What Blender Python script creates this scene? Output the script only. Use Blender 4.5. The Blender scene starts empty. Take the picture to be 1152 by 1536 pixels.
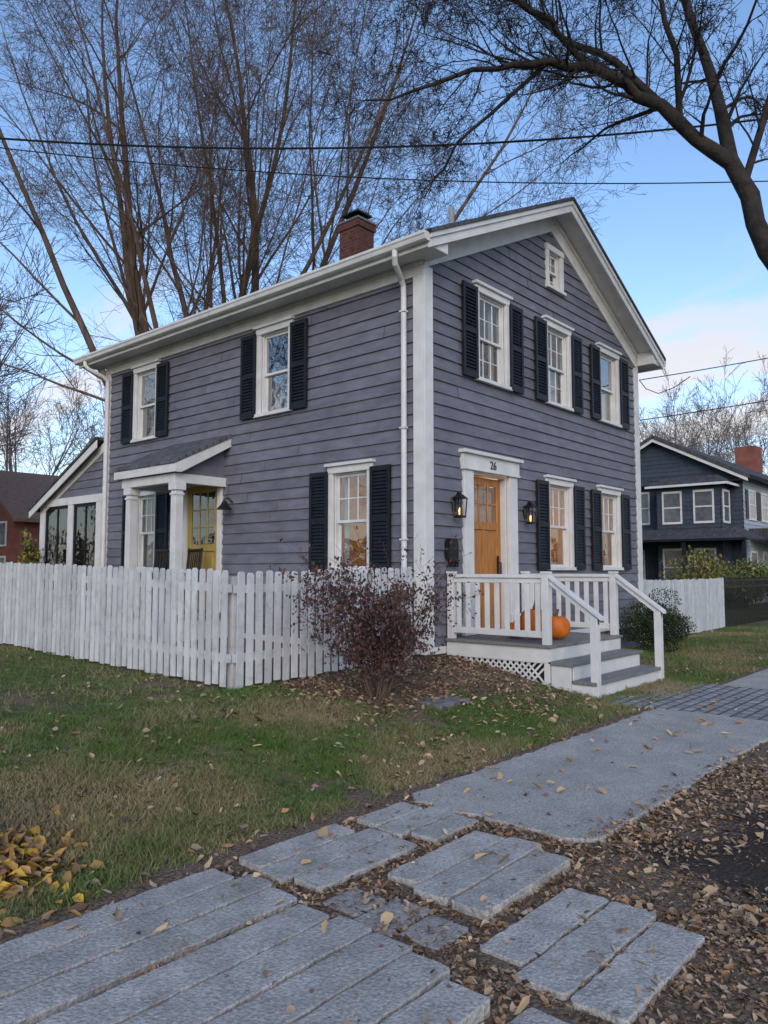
import bpy, math, random
import numpy as np
from mathutils import Vector, Matrix, noise as mnoise
R=random.Random(7)
NR=np.random.default_rng(5)
scene=bpy.context.scene
COL=scene.collection

# ------------------------------------------------------------------ materials
def nd(nt,t,**k):
    n=nt.nodes.new(t)
    for a,b in k.items(): setattr(n,a,b)
    return n
def M(name,col,rough=.7,var=.15,scale=5,bump=0,bscale=60,col2=None,stretch=(1,1,1),metal=0,tint=None,spec=.3,detail=5,bdist=.01,lo=.35,hi=.65,speck=None,blotch=None):
    m=bpy.data.materials.new(name); m.use_nodes=True; nt=m.node_tree
    b=nt.nodes['Principled BSDF']
    b.inputs['Roughness'].default_value=rough; b.inputs['Metallic'].default_value=metal
    b.inputs['Specular IOR Level'].default_value=spec
    tc=nd(nt,'ShaderNodeTexCoord'); mp=nd(nt,'ShaderNodeMapping'); mp.inputs['Scale'].default_value=stretch
    nt.links.new(tc.outputs['Object'],mp.inputs[0])
    n=nd(nt,'ShaderNodeTexNoise'); n.inputs['Scale'].default_value=scale; n.inputs['Detail'].default_value=detail
    nt.links.new(mp.outputs[0],n.inputs['Vector'])
    r=nd(nt,'ShaderNodeValToRGB'); r.color_ramp.elements[0].position=lo; r.color_ramp.elements[1].position=hi
    c1=[max(0,c*(1-var)) for c in col]; c2=[min(1,c*(1+var)) for c in col] if col2 is None else col2
    if col2 is not None: c1=col
    r.color_ramp.elements[0].color=(*c1,1); r.color_ramp.elements[1].color=(*c2,1)
    nt.links.new(n.outputs['Fac'],r.inputs[0])
    out=r.outputs[0]
    def mulby(out,fac):
        mx=nd(nt,'ShaderNodeMix',data_type='RGBA',blend_type='MULTIPLY'); mx.inputs[0].default_value=1
        nt.links.new(out,mx.inputs[6]); nt.links.new(fac,mx.inputs[7]); return mx.outputs[2]
    if tint:
        at=nd(nt,'ShaderNodeAttribute',attribute_name=tint); out=mulby(out,at.outputs['Color'])
    for p in (speck,blotch):
        if p:
            s_,lo_,hi_,a_,b_=p
            n3=nd(nt,'ShaderNodeTexNoise'); n3.inputs['Scale'].default_value=s_; n3.inputs['Detail'].default_value=6; n3.inputs['Roughness'].default_value=.65
            nt.links.new(tc.outputs['Object'],n3.inputs['Vector'])
            mr=nd(nt,'ShaderNodeMapRange'); 
            for i,q in zip((1,2,3,4),(lo_,hi_,a_,b_)): mr.inputs[i].default_value=q
            nt.links.new(n3.outputs['Fac'],mr.inputs[0]); out=mulby(out,mr.outputs[0])
    nt.links.new(out,b.inputs['Base Color'])
    if bump:
        n2=nd(nt,'ShaderNodeTexNoise'); n2.inputs['Scale'].default_value=bscale; n2.inputs['Detail'].default_value=6
        nt.links.new(mp.outputs[0],n2.inputs['Vector'])
        bp=nd(nt,'ShaderNodeBump'); bp.inputs['Strength'].default_value=bump; bp.inputs['Distance'].default_value=bdist
        nt.links.new(n2.outputs['Fac'],bp.inputs['Height']); nt.links.new(bp.outputs[0],b.inputs['Normal'])
    return m
def Mattr(name,rough=.7,spec=.2):
    m=bpy.data.materials.new(name); m.use_nodes=True; nt=m.node_tree; b=nt.nodes['Principled BSDF']
    b.inputs['Roughness'].default_value=rough; b.inputs['Specular IOR Level'].default_value=spec
    at=nd(nt,'ShaderNodeAttribute',attribute_name='Col'); nt.links.new(at.outputs['Color'],b.inputs['Base Color'])
    return m
def Mbrick(name,c1,c2,mortar,scale,bw,bh,ms,rot=(0,0,0),rough=.85,bump=.5,offset=.5,bdist=.01,nz=.25):
    m=bpy.data.materials.new(name); m.use_nodes=True; nt=m.node_tree; b=nt.nodes['Principled BSDF']
    b.inputs['Roughness'].default_value=rough; b.inputs['Specular IOR Level'].default_value=.2
    tc=nd(nt,'ShaderNodeTexCoord'); mp=nd(nt,'ShaderNodeMapping'); mp.inputs['Rotation'].default_value=rot
    nt.links.new(tc.outputs['Object'],mp.inputs[0])
    br=nd(nt,'ShaderNodeTexBrick'); br.offset=offset
    br.inputs['Color1'].default_value=(*c1,1); br.inputs['Color2'].default_value=(*c2,1); br.inputs['Mortar'].default_value=(*mortar,1)
    br.inputs['Scale'].default_value=scale; br.inputs['Brick Width'].default_value=bw; br.inputs['Row Height'].default_value=bh; br.inputs['Mortar Size'].default_value=ms
    nt.links.new(mp.outputs[0],br.inputs['Vector'])
    n=nd(nt,'ShaderNodeTexNoise'); n.inputs['Scale'].default_value=14; n.inputs['Detail'].default_value=8
    nt.links.new(tc.outputs['Object'],n.inputs['Vector'])
    mr=nd(nt,'ShaderNodeMapRange'); mr.inputs[3].default_value=1-nz; mr.inputs[4].default_value=1+nz; mr.inputs[1].default_value=.3; mr.inputs[2].default_value=.7
    nt.links.new(n.outputs['Fac'],mr.inputs[0])
    mx=nd(nt,'ShaderNodeMix',data_type='RGBA',blend_type='MULTIPLY'); mx.inputs[0].default_value=1
    nt.links.new(br.outputs['Color'],mx.inputs[6]); nt.links.new(mr.outputs[0],mx.inputs[7]); nt.links.new(mx.outputs[2],b.inputs['Base Color'])
    bp=nd(nt,'ShaderNodeBump'); bp.inputs['Strength'].default_value=bump; bp.inputs['Distance'].default_value=bdist; bp.invert=True
    nt.links.new(br.outputs['Fac'],bp.inputs['Height']); nt.links.new(bp.outputs[0],b.inputs['Normal'])
    return m
def Memit(name,col,s):
    m=bpy.data.materials.new(name); m.use_nodes=True; b=m.node_tree.nodes['Principled BSDF']
    b.inputs['Base Color'].default_value=(*col,1); b.inputs['Emission Color'].default_value=(*col,1); b.inputs['Emission Strength'].default_value=s
    return m
def Mglass(name,fac=.3,tint=(.8,.85,.88)):
    m=bpy.data.materials.new(name); m.use_nodes=True; nt=m.node_tree; nt.nodes.clear()
    o=nd(nt,'ShaderNodeOutputMaterial'); mix=nd(nt,'ShaderNodeMixShader'); tr=nd(nt,'ShaderNodeBsdfTransparent'); gl=nd(nt,'ShaderNodeBsdfGlossy')
    tr.inputs[0].default_value=(*tint,1); gl.inputs['Roughness'].default_value=.015; mix.inputs[0].default_value=fac
    tc=nd(nt,'ShaderNodeTexCoord'); n=nd(nt,'ShaderNodeTexNoise'); n.inputs['Scale'].default_value=3; n.inputs['Detail'].default_value=1
    bp=nd(nt,'ShaderNodeBump'); bp.inputs['Strength'].default_value=.25; bp.inputs['Distance'].default_value=.02
    nt.links.new(tc.outputs['Object'],n.inputs['Vector']); nt.links.new(n.outputs['Fac'],bp.inputs['Height']); nt.links.new(bp.outputs[0],gl.inputs['Normal'])
    nt.links.new(tr.outputs[0],mix.inputs[1]); nt.links.new(gl.outputs[0],mix.inputs[2]); nt.links.new(mix.outputs[0],o.inputs[0])
    return m

m_side=M('clapboard_paint',(.150,.151,.186),rough=.62,var=.13,scale=3,stretch=(1,1,3.5),bump=.35,bscale=25,tint='tint',bdist=.006,blotch=(1.3,.35,.7,.88,1.10))
m_white=M('white_trim_paint',(.63,.63,.62),rough=.5,var=.06,scale=4,bump=.1,bscale=30,blotch=(2.5,.3,.6,.9,1.03))
m_fence=M('fence_paint',(.56,.57,.58),rough=.6,var=.10,scale=5,bump=.3,bscale=40,stretch=(1,1,.5),tint='tint',blotch=(9,.28,.5,.75,1.03))
m_shut=M('shutter_paint',(.010,.012,.017),rough=.5,var=.25,scale=8)
m_black=M('black_metal',(.01,.01,.011),rough=.4,var=.2)
m_glass=Mglass('window_glass',.46)
m_glass2=Mglass('window_glass_low',.20)
m_roof=Mbrick('roof_shingles',(.055,.055,.06),(.09,.09,.095),(.02,.02,.02),1,.3,.14,.008,bump=.6)
m_roofP=Mbrick('porch_shingles',(.085,.088,.10),(.13,.135,.145),(.035,.035,.04),1,.3,.13,.01,rot=(0,0,math.radians(90)),bump=.6)
m_brick=Mbrick('chimney_brick',(.10,.030,.024),(.14,.046,.034),(.09,.075,.068),1,.2,.068,.010,rot=(math.radians(90),0,0),bump=.5)
m_brick2=Mbrick('chimney_brick_side',(.10,.030,.024),(.14,.046,.034),(.09,.075,.068),1,.2,.068,.010,rot=(math.radians(90),math.radians(90),0),bump=.5)
m_brickfar=M('far_brick',(.20,.07,.05),var=.2,scale=2)
m_stone=M('foundation_stone',(.16,.16,.165),var=.3,scale=6,bump=.5,bscale=20,bdist=.03)
m_deck=M('deck_paint',(.18,.178,.175),rough=.6,var=.2,scale=5,stretch=(1,6,1),bump=.2)
m_wood=M('oak_door',(.40,.165,.045),rough=.4,var=.25,scale=5,stretch=(8,8,.6))
m_yel=M('yellow_door_paint',(.40,.28,.07),rough=.5,var=.1)
m_room=M('room_wall',(.40,.28,.17),rough=.9,var=.1)
m_dark=M('dark_room_and_shade',(.03,.03,.035),rough=.9,var=.1)  # near-black for dark rooms, also the painted shade below the porch
m_curt=M('curtain_cloth',(.34,.335,.32),rough=.9,var=.08)
m_lamp=Memit('lamp_glow',(1,.42,.10),8)
m_bulb=Memit('bulb_glow',(1,.5,.15),1.6)
m_pump=M('pumpkin_skin',(.62,.15,.012),rough=.45,var=.2,scale=6)
m_stem=M('pumpkin_stem',(.12,.1,.04),rough=.8)
m_conc=M('sidewalk_concrete',(.365,.345,.315),rough=.9,var=.35,scale=110,bump=.6,bscale=140,bdist=.006,detail=8,blotch=(2.2,.3,.7,.80,1.15),speck=(45,.3,.6,.8,1.1))
m_slab=M('old_slab_stone',(.415,.392,.36),rough=.9,var=.22,scale=60,bump=.9,bscale=70,bdist=.012,tint='tint',detail=10,blotch=(5,.3,.7,.68,1.20),speck=(160,.35,.5,.75,1.0))
m_paver=Mbrick('paving_blocks',(.23,.23,.235),(.33,.33,.33),(.11,.10,.085),1,.21,.13,.016,bump=.8)
m_bark=M('bark',(.115,.078,.056),rough=.9,var=.35,scale=6,stretch=(1,1,.25),bump=.8,bscale=14,bdist=.03)
m_barkR=M('bark_dark',(.032,.027,.024),rough=.9,var=.35,scale=6,bump=.8,bscale=14,bdist=.03)
m_barkfar=M('bark_far',(.15,.12,.11),rough=.9,var=.2,scale=6)
m_leaf=Mattr('leaf_litter'); m_blade=Mattr('grass_blade',.6,.2); m_fol=Mattr('foliage',.5,.35)
m_blue=M('neighbour_siding',(.045,.060,.085),rough=.7,var=.12,tint='tint')
m_pale=M('neighbour_pale_siding',(.33,.37,.42),rough=.7,var=.1,tint='tint')
m_wire=M('wire',(.012,.012,.014),rough=.6)
m_pole=M('pole_wood',(.1,.08,.06),rough=.9,var=.2)
m_gal=M('galvanised',(.45,.46,.48),rough=.5,var=.1)

# ------------------------------------------------------------------ mesh builder
class MB:
    def __init__(s): s.v=[];s.f=[];s.m=[];s.t=[]
    def poly(s,pts,mat=0,t=1):
        i=len(s.v); s.v+= [tuple(p) for p in pts]; s.f.append(tuple(range(i,i+len(pts)))); s.m.append(mat); s.t.append(t)
    def hexa(s,p,mat=0,t=1):
        i=len(s.v); s.v+=[tuple(q) for q in p]
        for f in ((0,3,2,1),(4,5,6,7),(0,1,5,4),(1,2,6,5),(2,3,7,6),(3,0,4,7)):
            s.f.append(tuple(i+k for k in f)); s.m.append(mat); s.t.append(t)
    def box(s,x0,x1,y0,y1,z0,z1,mat=0,t=1):
        s.hexa([(x0,y0,z0),(x1,y0,z0),(x1,y1,z0),(x0,y1,z0),(x0,y0,z1),(x1,y0,z1),(x1,y1,z1),(x0,y1,z1)],mat,t)
    def fbox(s,F,u0,u1,o0,o1,z0,z1,mat=0,t=1):
        s.hexa([F(u0,o0,z0),F(u1,o0,z0),F(u1,o1,z0),F(u0,o1,z0),F(u0,o0,z1),F(u1,o0,z1),F(u1,o1,z1),F(u0,o1,z1)],mat,t)
    def prism(s,F,pts,o0,o1,mat=0,t=1):
        n=len(pts); i=len(s.v)
        s.v+=[tuple(F(u,o0,z)) for u,z in pts]+[tuple(F(u,o1,z)) for u,z in pts]
        s.f.append(tuple(i+k for k in range(n))); s.f.append(tuple(i+n+k for k in reversed(range(n)))); s.m+=[mat,mat]; s.t+=[t,t]
        for k in range(n):
            k2=(k+1)%n; s.f.append((i+k,i+n+k,i+n+k2,i+k2)); s.m.append(mat); s.t.append(t)
    def tube(s,pts,rad,n=6,mat=0,t=1,cap=True):
        i0=len(s.v); P=[Vector(p) for p in pts]
        prev=None
        for k,p in enumerate(P):
            d=(P[min(k+1,len(P)-1)]-P[max(k-1,0)])
            if d.length<1e-9: d=Vector((0,0,1))
            d.normalize()
            if prev is None:
                a=Vector((0,0,1)) if abs(d.z)<.9 else Vector((1,0,0)); x=d.cross(a).normalized()
            else:
                x=prev-d*prev.dot(d)
                if x.length<1e-6: x=d.orthogonal()
                x.normalize()
            prev=x; y=d.cross(x); r=rad[k] if hasattr(rad,'__len__') else rad
            for j in range(n):
                a=2*math.pi*j/n; q=p+(x*math.cos(a)+y*math.sin(a))*r; s.v.append((q.x,q.y,q.z))
        for k in range(len(P)-1):
            for j in range(n):
                j2=(j+1)%n; s.f.append((i0+k*n+j,i0+k*n+j2,i0+(k+1)*n+j2,i0+(k+1)*n+j)); s.m.append(mat); s.t.append(t)
        if cap:
            s.f.append(tuple(i0+j for j in reversed(range(n)))); s.m.append(mat); s.t.append(t)
            e=i0+(len(P)-1)*n; s.f.append(tuple(e+j for j in range(n))); s.m.append(mat); s.t.append(t)
    def obj(s,name,mats,parent=None,smooth=False,bevel=0,seg=1,recalc=True):
        me=bpy.data.meshes.new(name); me.from_pydata(s.v,[],s.f)
        for m in mats: me.materials.append(m)
        me.polygons.foreach_set('material_index',s.m)
        a=me.attributes.new('tint','FLOAT_COLOR','FACE')
        c=np.ones((len(s.f),4),dtype=np.float32); tt=np.array(s.t,dtype=np.float32); c[:,0]=tt;c[:,1]=tt;c[:,2]=tt
        a.data.foreach_set('color',c.ravel())
        if smooth: me.polygons.foreach_set('use_smooth',[True]*len(s.f))
        if recalc:
            import bmesh
            bm=bmesh.new(); bm.from_mesh(me); bmesh.ops.recalc_face_normals(bm,faces=bm.faces); bm.to_mesh(me); bm.free()
        me.update()
        o=bpy.data.objects.new(name,me); COL.objects.link(o)
        if parent: o.parent=parent
        if bevel:
            b=o.modifiers.new('bev','BEVEL'); b.width=bevel; b.segments=seg; b.limit_method='ANGLE'
        return o
def empty(name):
    e=bpy.data.objects.new(name,None); COL.objects.link(e); e.empty_display_size=.3; return e

FF=lambda u,o,z:(u,-o,z)
FS=lambda u,o,z:(-o,u,z)
W=7.02; L=8.16; ZB=.46; APX=3.51; ZA=7.7; SL=.486
FR=lambda u,o,z:(W+o,u,z)
FK=lambda u,o,z:(u,L+o,z)

def siding(mb,F,u0,u1,z0,z1,ops,gable=None,ex=.165,mat=0,lip=.024):
    nr=int(math.ceil((z1-z0)/ex))
    for r in range(nr):
        a=z0+r*ex; b=min(a+ex,z1)
        cuts=[a,b]
        for (p,q,s_,t_) in ops:
            if a<s_<b: cuts.append(s_)
            if a<t_<b: cuts.append(t_)
        cuts=sorted(set(cuts))
        joints=[u0-50]; x=u0+R.uniform(.5,4)
        while x<u1: joints.append(x); x+=R.uniform(1.8,4.2)
        joints.append(u1+50)
        tint=[R.uniform(.88,1.09) for _ in joints]; off=[R.uniform(-.002,.004) for _ in joints]
        jz=R.uniform(-.004,.004)
        for c in range(len(cuts)-1):
            za,zb=cuts[c],cuts[c+1]
            zm=(za+zb)/2
            iv=[(u0,u1)]
            for (p,q,s_,t_) in ops:
                if s_<=zm<=t_:
                    new=[]
                    for (i,j) in iv:
                        if q<=i or p>=j: new.append((i,j)); continue
                        if p>i: new.append((i,p))
                        if q<j: new.append((q,j))
                    iv=new
            for (i,j) in iv:
                for k in range(len(joints)-1):
                    l=max(i,joints[k]+(.002 if k else 0)); h=min(j,joints[k+1]-.002)
                    if h-l<.005: continue
                    la,ha,lb,hb=l,h,l,h
                    if gable:
                        ax,az,sl=gable
                        wa=max(0,(az-za)/sl); wb=max(0,(az-zb)/sl)
                        la=max(l,ax-wa); ha=min(h,ax+wa); lb=max(l,ax-wb); hb=min(h,ax+wb)
                        if ha<=la: continue
                        if hb<lb: lb=hb=(max(la,min(ha,ax)))
                    oa=lip*(1-(za-a)/ex)+.004+off[k]; ob=lip*(1-(zb-a)/ex)+.004+off[k]
                    zl=za+(jz if c==0 else 0)
                    t=tint[k]
                    mb.poly([F(la,oa,zl),F(ha,oa,zl),F(hb,ob,zb),F(lb,ob,zb)],mat,t)
                    if c==0: mb.poly([F(la,-.01,zl),F(ha,-.01,zl),F(ha,oa,zl),F(la,oa,zl)],mat,t)
        
trim=MB(); glass=MB(); glassL=MB(); shut=MB(); curt=MB()
def window(F,uc,w,z0,z1,shutters=True,shw=.36,up=(3,2),low=(1,1),curtain=None,g=None,cap=True):
    g=g or glass; cw=.095
    u0,u1=uc-w/2,uc+w/2
    trim.fbox(F,u0,u0+cw,0,.05,z0+.06,z1-.13)
    trim.fbox(F,u1-cw,u1,0,.05,z0+.06,z1-.13)
    trim.fbox(F,u0-.01,u1+.01,0,.06,z1-.13,z1-.03)
    if cap: trim.fbox(F,u0-.04,u1+.04,0,.10,z1-.03,z1+.015)
    trim.fbox(F,u0-.02,u1+.02,-.1,.085,z0+.005,z0+.06)
    a,b,c,d=u0+cw,u1-cw,z0+.06,z1-.13
    trim.fbox(F,a,a+.02,-.12,0,c,d); trim.fbox(F,b-.02,b,-.12,0,c,d); trim.fbox(F,a+.02,b-.02,-.12,0,d-.02,d)
    a+=.02;b-=.02;d-=.02; mid=(c+d)/2
    for (zz0,zz1,grid,o) in ((mid-.02,d,up,-.03),(c,mid+.02,low,-.065)):
        fr=.042
        trim.fbox(F,a,a+fr,o-.03,o,zz0,zz1); trim.fbox(F,b-fr,b,o-.03,o,zz0,zz1)
        trim.fbox(F,a+fr,b-fr,o-.03,o,zz0,zz0+fr); trim.fbox(F,a+fr,b-fr,o-.03,o,zz1-fr,zz1)
        nu,nz=grid; iu0,iu1,iz0,iz1=a+fr,b-fr,zz0+fr,zz1-fr
        for k in range(1,nu):
            x=iu0+(iu1-iu0)*k/nu; trim.fbox(F,x-.01,x+.01,o-.022,o-.004,iz0,iz1)
        for k in range(1,nz):
            x=iz0+(iz1-iz0)*k/nz; trim.fbox(F,iu0,iu1,o-.020,o-.006,x-.01,x+.01)
        g.poly([F(iu0,o-.015,iz0),F(iu1,o-.015,iz0),F(iu1,o-.015,iz1),F(iu0,o-.015,iz1)])
    if curtain:
        spans=[(a,b)] if curtain=='full' else [(a,a+.14),(b-.14,b)]
        zt=d if curtain!='half' else mid
        if curtain=='half': spans=[(a,b)]
        for (p,q) in spans:
            n=18
            for k in range(n):
                x0=p+(q-p)*k/n; x1=p+(q-p)*(k+1)/n
                y0=-.17+.02*math.sin(x0*60); y1=-.17+.02*math.sin(x1*60)
                curt.poly([F(x0,y0,c),F(x1,y1,c),F(x1,y1,zt),F(x0,y0,zt)])
    if shutters:
        for (s0,s1) in ((u0-shw+.0,u0+.01),(u1-.01,u1+shw)):
            shutter(F,s0,s1,z0+.02,z1-.09)
    return (u0+.03,u1-.03,z0+.03,z1-.05)
def shutter(F,a,b,c,d):
    o0,o1=.052,.085; st=.05
    dz=R.uniform(-.006,.006); c+=dz; d+=dz
    shut.fbox(F,a,a+st,o0,o1,c,d); shut.fbox(F,b-st,b,o0,o1,c,d)
    mid=(c+d)/2
    for (p,q) in ((c,c+.09),(mid-.035,mid+.035),(d-.07,d)): shut.fbox(F,a+st,b-st,o0,o1,p,q)
    for (p,q) in ((c+.09,mid-.035),(mid+.035,d-.07)):
        n=int((q-p)/.048); h=(q-p)/n
        for k in range(n):
            z=p+k*h
            shut.hexa([F(a+st,o1-.004,z),F(b-st,o1-.004,z),F(b-st,o1-.010,z+.004),F(a+st,o1-.010,z+.004),
                       F(a+st,o0+.004,z+h*1.05),F(b-st,o0+.004,z+h*1.05),F(b-st,o0+.001,z+h*1.05+.004),F(a+st,o0+.001,z+h*1.05+.004)])
            
house=empty('grey_clapboard_house')
opF=[];opS=[]
opF.append(window(FF,1.64,.92,4.25,5.72,up=(3,2),low=(3,2),curtain='sides',g=glassL))
opF.append(window(FF,3.68,.92,4.25,5.72,up=(3,2),low=(3,2),curtain='half',g=glassL))
opF.append(window(FF,5.68,.92,4.25,5.72,up=(1,1),low=(1,1),curtain='half'))
opF.append(window(FF,3.66,.92,1.5,3.05,g=glassL,up=(3,2),low=(1,1)))
opF.append(window(FF,5.60,.92,1.5,3.05,g=glassL,curtain='sides'))
opF.append(window(FF,3.62,.60,6.25,7.06,shutters=False,up=(2,2),low=(2,2),cap=False,g=glassL))
opS.append(window(FS,2.99,.86,3.96,5.45,up=(1,1),low=(1,1),curtain='half'))
opS.append(window(FS,6.70,.86,3.96,5.45,up=(1,1),low=(1,1)))
opS.append(window(FS,1.32,.86,1.46,3.04,curtain='sides',g=glassL))
opS.append(window(FS,6.60,.80,1.46,3.04,g=glassL,curtain='half'))
opR=[window(FR,2.2,.9,4.0,5.4),window(FR,5.8,.9,4.0,5.4),window(FR,4,.9,1.5,3)]
opF.append((1.0,2.1,.6,2.98))
opS.append((4.36,5.33,.8,3.0))
sd=MB()
ZG=ZA-.09
siding(sd,FF,0,W,ZB,ZG,opF,gable=(APX,ZG,SL))
siding(sd,FS,0,L,ZB,5.62,opS)
siding(sd,FR,0,L,ZB,5.62,opR)
siding(sd,FK,0,W,ZB,ZG,[],gable=(APX,ZG,SL))
sd.obj('clapboard_walls',[m_side],house,recalc=False)
fd=MB(); fd.box(.03,W-.03,.03,L-.03,-.3,ZB+.02); fd.obj('foundation',[m_stone],house)
cb=trim
for (F,n) in ((FF,W),(FS,L),(FR,L),(FK,W)):
    cb.fbox(F,-.045 if F in(FF,FK) else 0.0,.150,0.001,.045,ZB-.05,5.60)
    cb.fbox(F,n-.150,n+(.045 if F in(FF,FK) else 0),0.001,.045,ZB-.05,5.60)
    cb.fbox(F,.15,n-.15,.0,.036,ZB-.06,ZB+.035)
for F in (FS,FR):
    cb.fbox(F,-.03,L+.03,.0,.05,5.47,5.655)
    cb.fbox(F,-.395,L+.395,.002,.40,5.66,5.685)
    cb.fbox(F,-.42,L+.42,.40,.425,5.62,5.78)
    cb.fbox(F,-.02,L+.02,.05,.08,5.60,5.658)
def rake(F):
    for sgn in (-1,1):
        X=lambda d:APX+sgn*d
        half=APX+.42
        n=APX+.04
        cb.prism(F,[(X(0),ZA-.10),(X(n),ZA-.10-SL*n),(X(n),ZA-.42-SL*n),(X(0),ZA-.42)],.0,.052)
        cb.prism(F,[(X(0),ZA-.112),(X(n-.01),ZA-.112-SL*n),(X(n-.01),ZA-.18-SL*n),(X(0),ZA-.18)],.052,.085)
        cb.prism(F,[(X(0),ZA-.075),(X(half-.004),ZA-.075-SL*half),(X(half-.004),ZA-.10-SL*half),(X(0),ZA-.10)],-.02,.398)
        cb.prism(F,[(X(0),ZA-.03),(X(half+.002),ZA-.03-SL*half),(X(half+.002),ZA-.19-SL*half),(X(0),ZA-.19)],.40,.43)
        cb.prism(F,[(X(0),ZA-.0),(X(half+.006),ZA-.0-SL*half),(X(half+.006),ZA-.07-SL*half),(X(0),ZA-.07)],.43,.455)
        cb.prism(F,[(X(APX-.03),5.652),(X(half-.03),5.652),(X(half-.03),ZA-.107-SL*half),(X(APX-.03),ZA-.107-SL*(APX-.02))],.060,.392)
rake(FF); rake(FK)
gut=MB()
gp=[(-.430,5.79),(-.55,5.79),(-.55,5.755),(-.535,5.74),(-.52,5.69),(-.49,5.675),(-.430,5.675)]
GF=lambda u,o,z:(u,o,z)
gut.prism(GF,gp,-.44,L+.44)
gut.prism(lambda u,o,z:(W-u,o,z),gp,-.44,L+.44)
gut.tube([(-.48,.10,5.69),(-.485,.10,5.60),(-.44,.13,5.53),(-.16,.26,5.44),(-.085,.28,5.36),(-.082,.28,5.2),(-.082,.28,3),(-.082,.28,.55),(-.12,.28,.5)],.040,10)
gut.tube([(-.48,8.22,5.69),(-.485,8.2,5.60),(-.44,8.16,5.53),(-.16,8.06,5.4),(-.085,8.03,5.32),(-.082,8.03,5.2),(-.082,8.03,.55)],.040,10)
gut.tube([(W+.08,.1,5.66),(W+.08,.1,.2)],.035,8)
for z in (5.0,3.4,1.9,.9): gut.box(-.13,-.046,.232,.328,z,z+.025)
gut.obj('gutters_and_downspouts',[m_white],house,bevel=.003)
rf=MB()
for sgn in (-1,1):
    X=lambda d:APX+sgn*d
    h=APX+.45
    rf.prism(GF,[(X(0),ZA+.06),(X(h),ZA+.06-SL*h),(X(h),ZA+.005-SL*h),(X(0),ZA+.005)],-.475,L+.475)
rf.obj('roof',[m_roof],house)
cb.fbox(FF,.84,1.07,0,.06,.62,2.92); cb.fbox(FF,2.03,2.26,0,.06,.62,2.92)
cb.fbox(FF,.81,1.068,0,.08,.605,.85); cb.fbox(FF,2.032,2.29,0,.08,.605,.85)
cb.fbox(FF,.80,2.30,0,.075,2.92,3.15); cb.fbox(FF,.76,2.34,0,.13,3.15,3.20); cb.fbox(FF,.80,2.30,.075,.095,2.92,2.95)
cb.fbox(FF,1.072,1.10,-.14,.0,.62,2.88); cb.fbox(FF,2.0,2.028,-.14,.0,.62,2.88); cb.fbox(FF,1.072,2.028,-.14,0,2.88,2.918)
trim.fbox(FF,1.074,2.026,-.14,.03,.602,.62)
def door(name,F,a,b,c,d,o,mat,lites,lz,panels,g):
    db=MB(); st=.11
    db.fbox(F,a,a+st,o-.045,o,c,d); db.fbox(F,b-st,b,o-.045,o,c,d)
    db.fbox(F,a+st,b-st,o-.045,o,c,c+.2); db.fbox(F,a+st,b-st,o-.045,o,d-.12,d); db.fbox(F,a+st,b-st,o-.045,o,lz-.12,lz)
    nu,nz=lites; i0,i1,j0,j1=a+st,b-st,lz,d-.12
    for k in range(1,nu):
        x=i0+(i1-i0)*k/nu; db.fbox(F,x-.012,x+.012,o-.03,o-.006,j0,j1)
    for k in range(1,nz):
        x=j0+(j1-j0)*k/nz; db.fbox(F,i0,i1,o-.028,o-.008,x-.012,x+.012)
    g.poly([F(i0,o-.02,j0),F(i1,o-.02,j0),F(i1,o-.02,j1),F(i0,o-.02,j1)])
    db.fbox(F,i0,i1,o-.04,o-.02,c+.2,lz-.12)
    pw=(i1-i0)/panels
    for k in range(panels):
        if k: db.fbox(F,i0+pw*k-.04,i0+pw*k+.04,o-.04,o-.001,c+.2,lz-.12)
        db.fbox(F,i0+pw*k+.06,i0+pw*(k+1)-.06,o-.03,o-.010,c+.26,lz-.18)
    db.obj(name,[mat],house,bevel=.006)
door('front_door',FF,1.10,2.0,.63,2.87,-.09,m_wood,(3,2),2.22,2,glassL)
hb=MB(); hb.tube([(1.90,.05,1.62),(1.90,.03,1.62),(1.90,.03,1.42),(1.90,.05,1.42)],.012,6); hb.box(1.88,1.92,.07,.088,1.38,1.72); hb.obj('door_handle',[m_black],house)
cb.fbox(FS,4.28,4.40,0,.05,.8,2.97); cb.fbox(FS,5.29,5.41,0,.05,.8,2.97); cb.fbox(FS,4.26,5.43,0,.06,2.97,3.09)
door('side_door',FS,4.40,5.29,.82,2.97,.01,m_yel,(3,3),1.95,2,glassL)
pt=MB()
pt.prism(GF,[(-1.12,3.19),(-1.12,3.23),(0,3.80),(0,3.73)],4.06,5.92,1)
cb.box(-1.10,-1.075,4.10,5.88,3.05,3.185)
cb.prism(GF,[(-1.10,3.187),(-1.10,3.05),(-.98,3.05),(0,3.58),(0,3.725)],4.075,4.10)
cb.prism(GF,[(-1.10,3.187),(-1.10,3.05),(-.98,3.05),(0,3.58),(0,3.725)],5.88,5.905)
cb.box(-.88,0,4.2,4.32,2.9,3.05); cb.box(-.88,0,5.66,5.78,2.9,3.05); cb.box(-1.02,-.88,4.2,5.78,2.9,3.049)
cb.box(-.87,-.06,4.33,5.65,3.01,3.03)
pt.prism(GF,[(-.97,3.055),(-.01,3.055),(-.01,3.58)],4.25,4.28,0)
pt.prism(GF,[(-.97,3.055),(-.01,3.055),(-.01,3.58)],5.70,5.73,0)
for y in (4.26,5.60):
    cb.box(-1.0,-.86,y-.07,y+.07,.8,2.9); cb.box(-1.03,-.83,y-.10,y+.10,2.78,2.898); cb.box(-1.03,-.83,y-.10,y+.10,.802,.95); cb.box(-1.015,-.845,y-.085,y+.085,2.70,2.735)
pt.box(-1.2,-.05,3.9,6.1,.74,.8,2); pt.box(-1.15,-.06,3.95,6.05,.2,.74,3)
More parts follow.
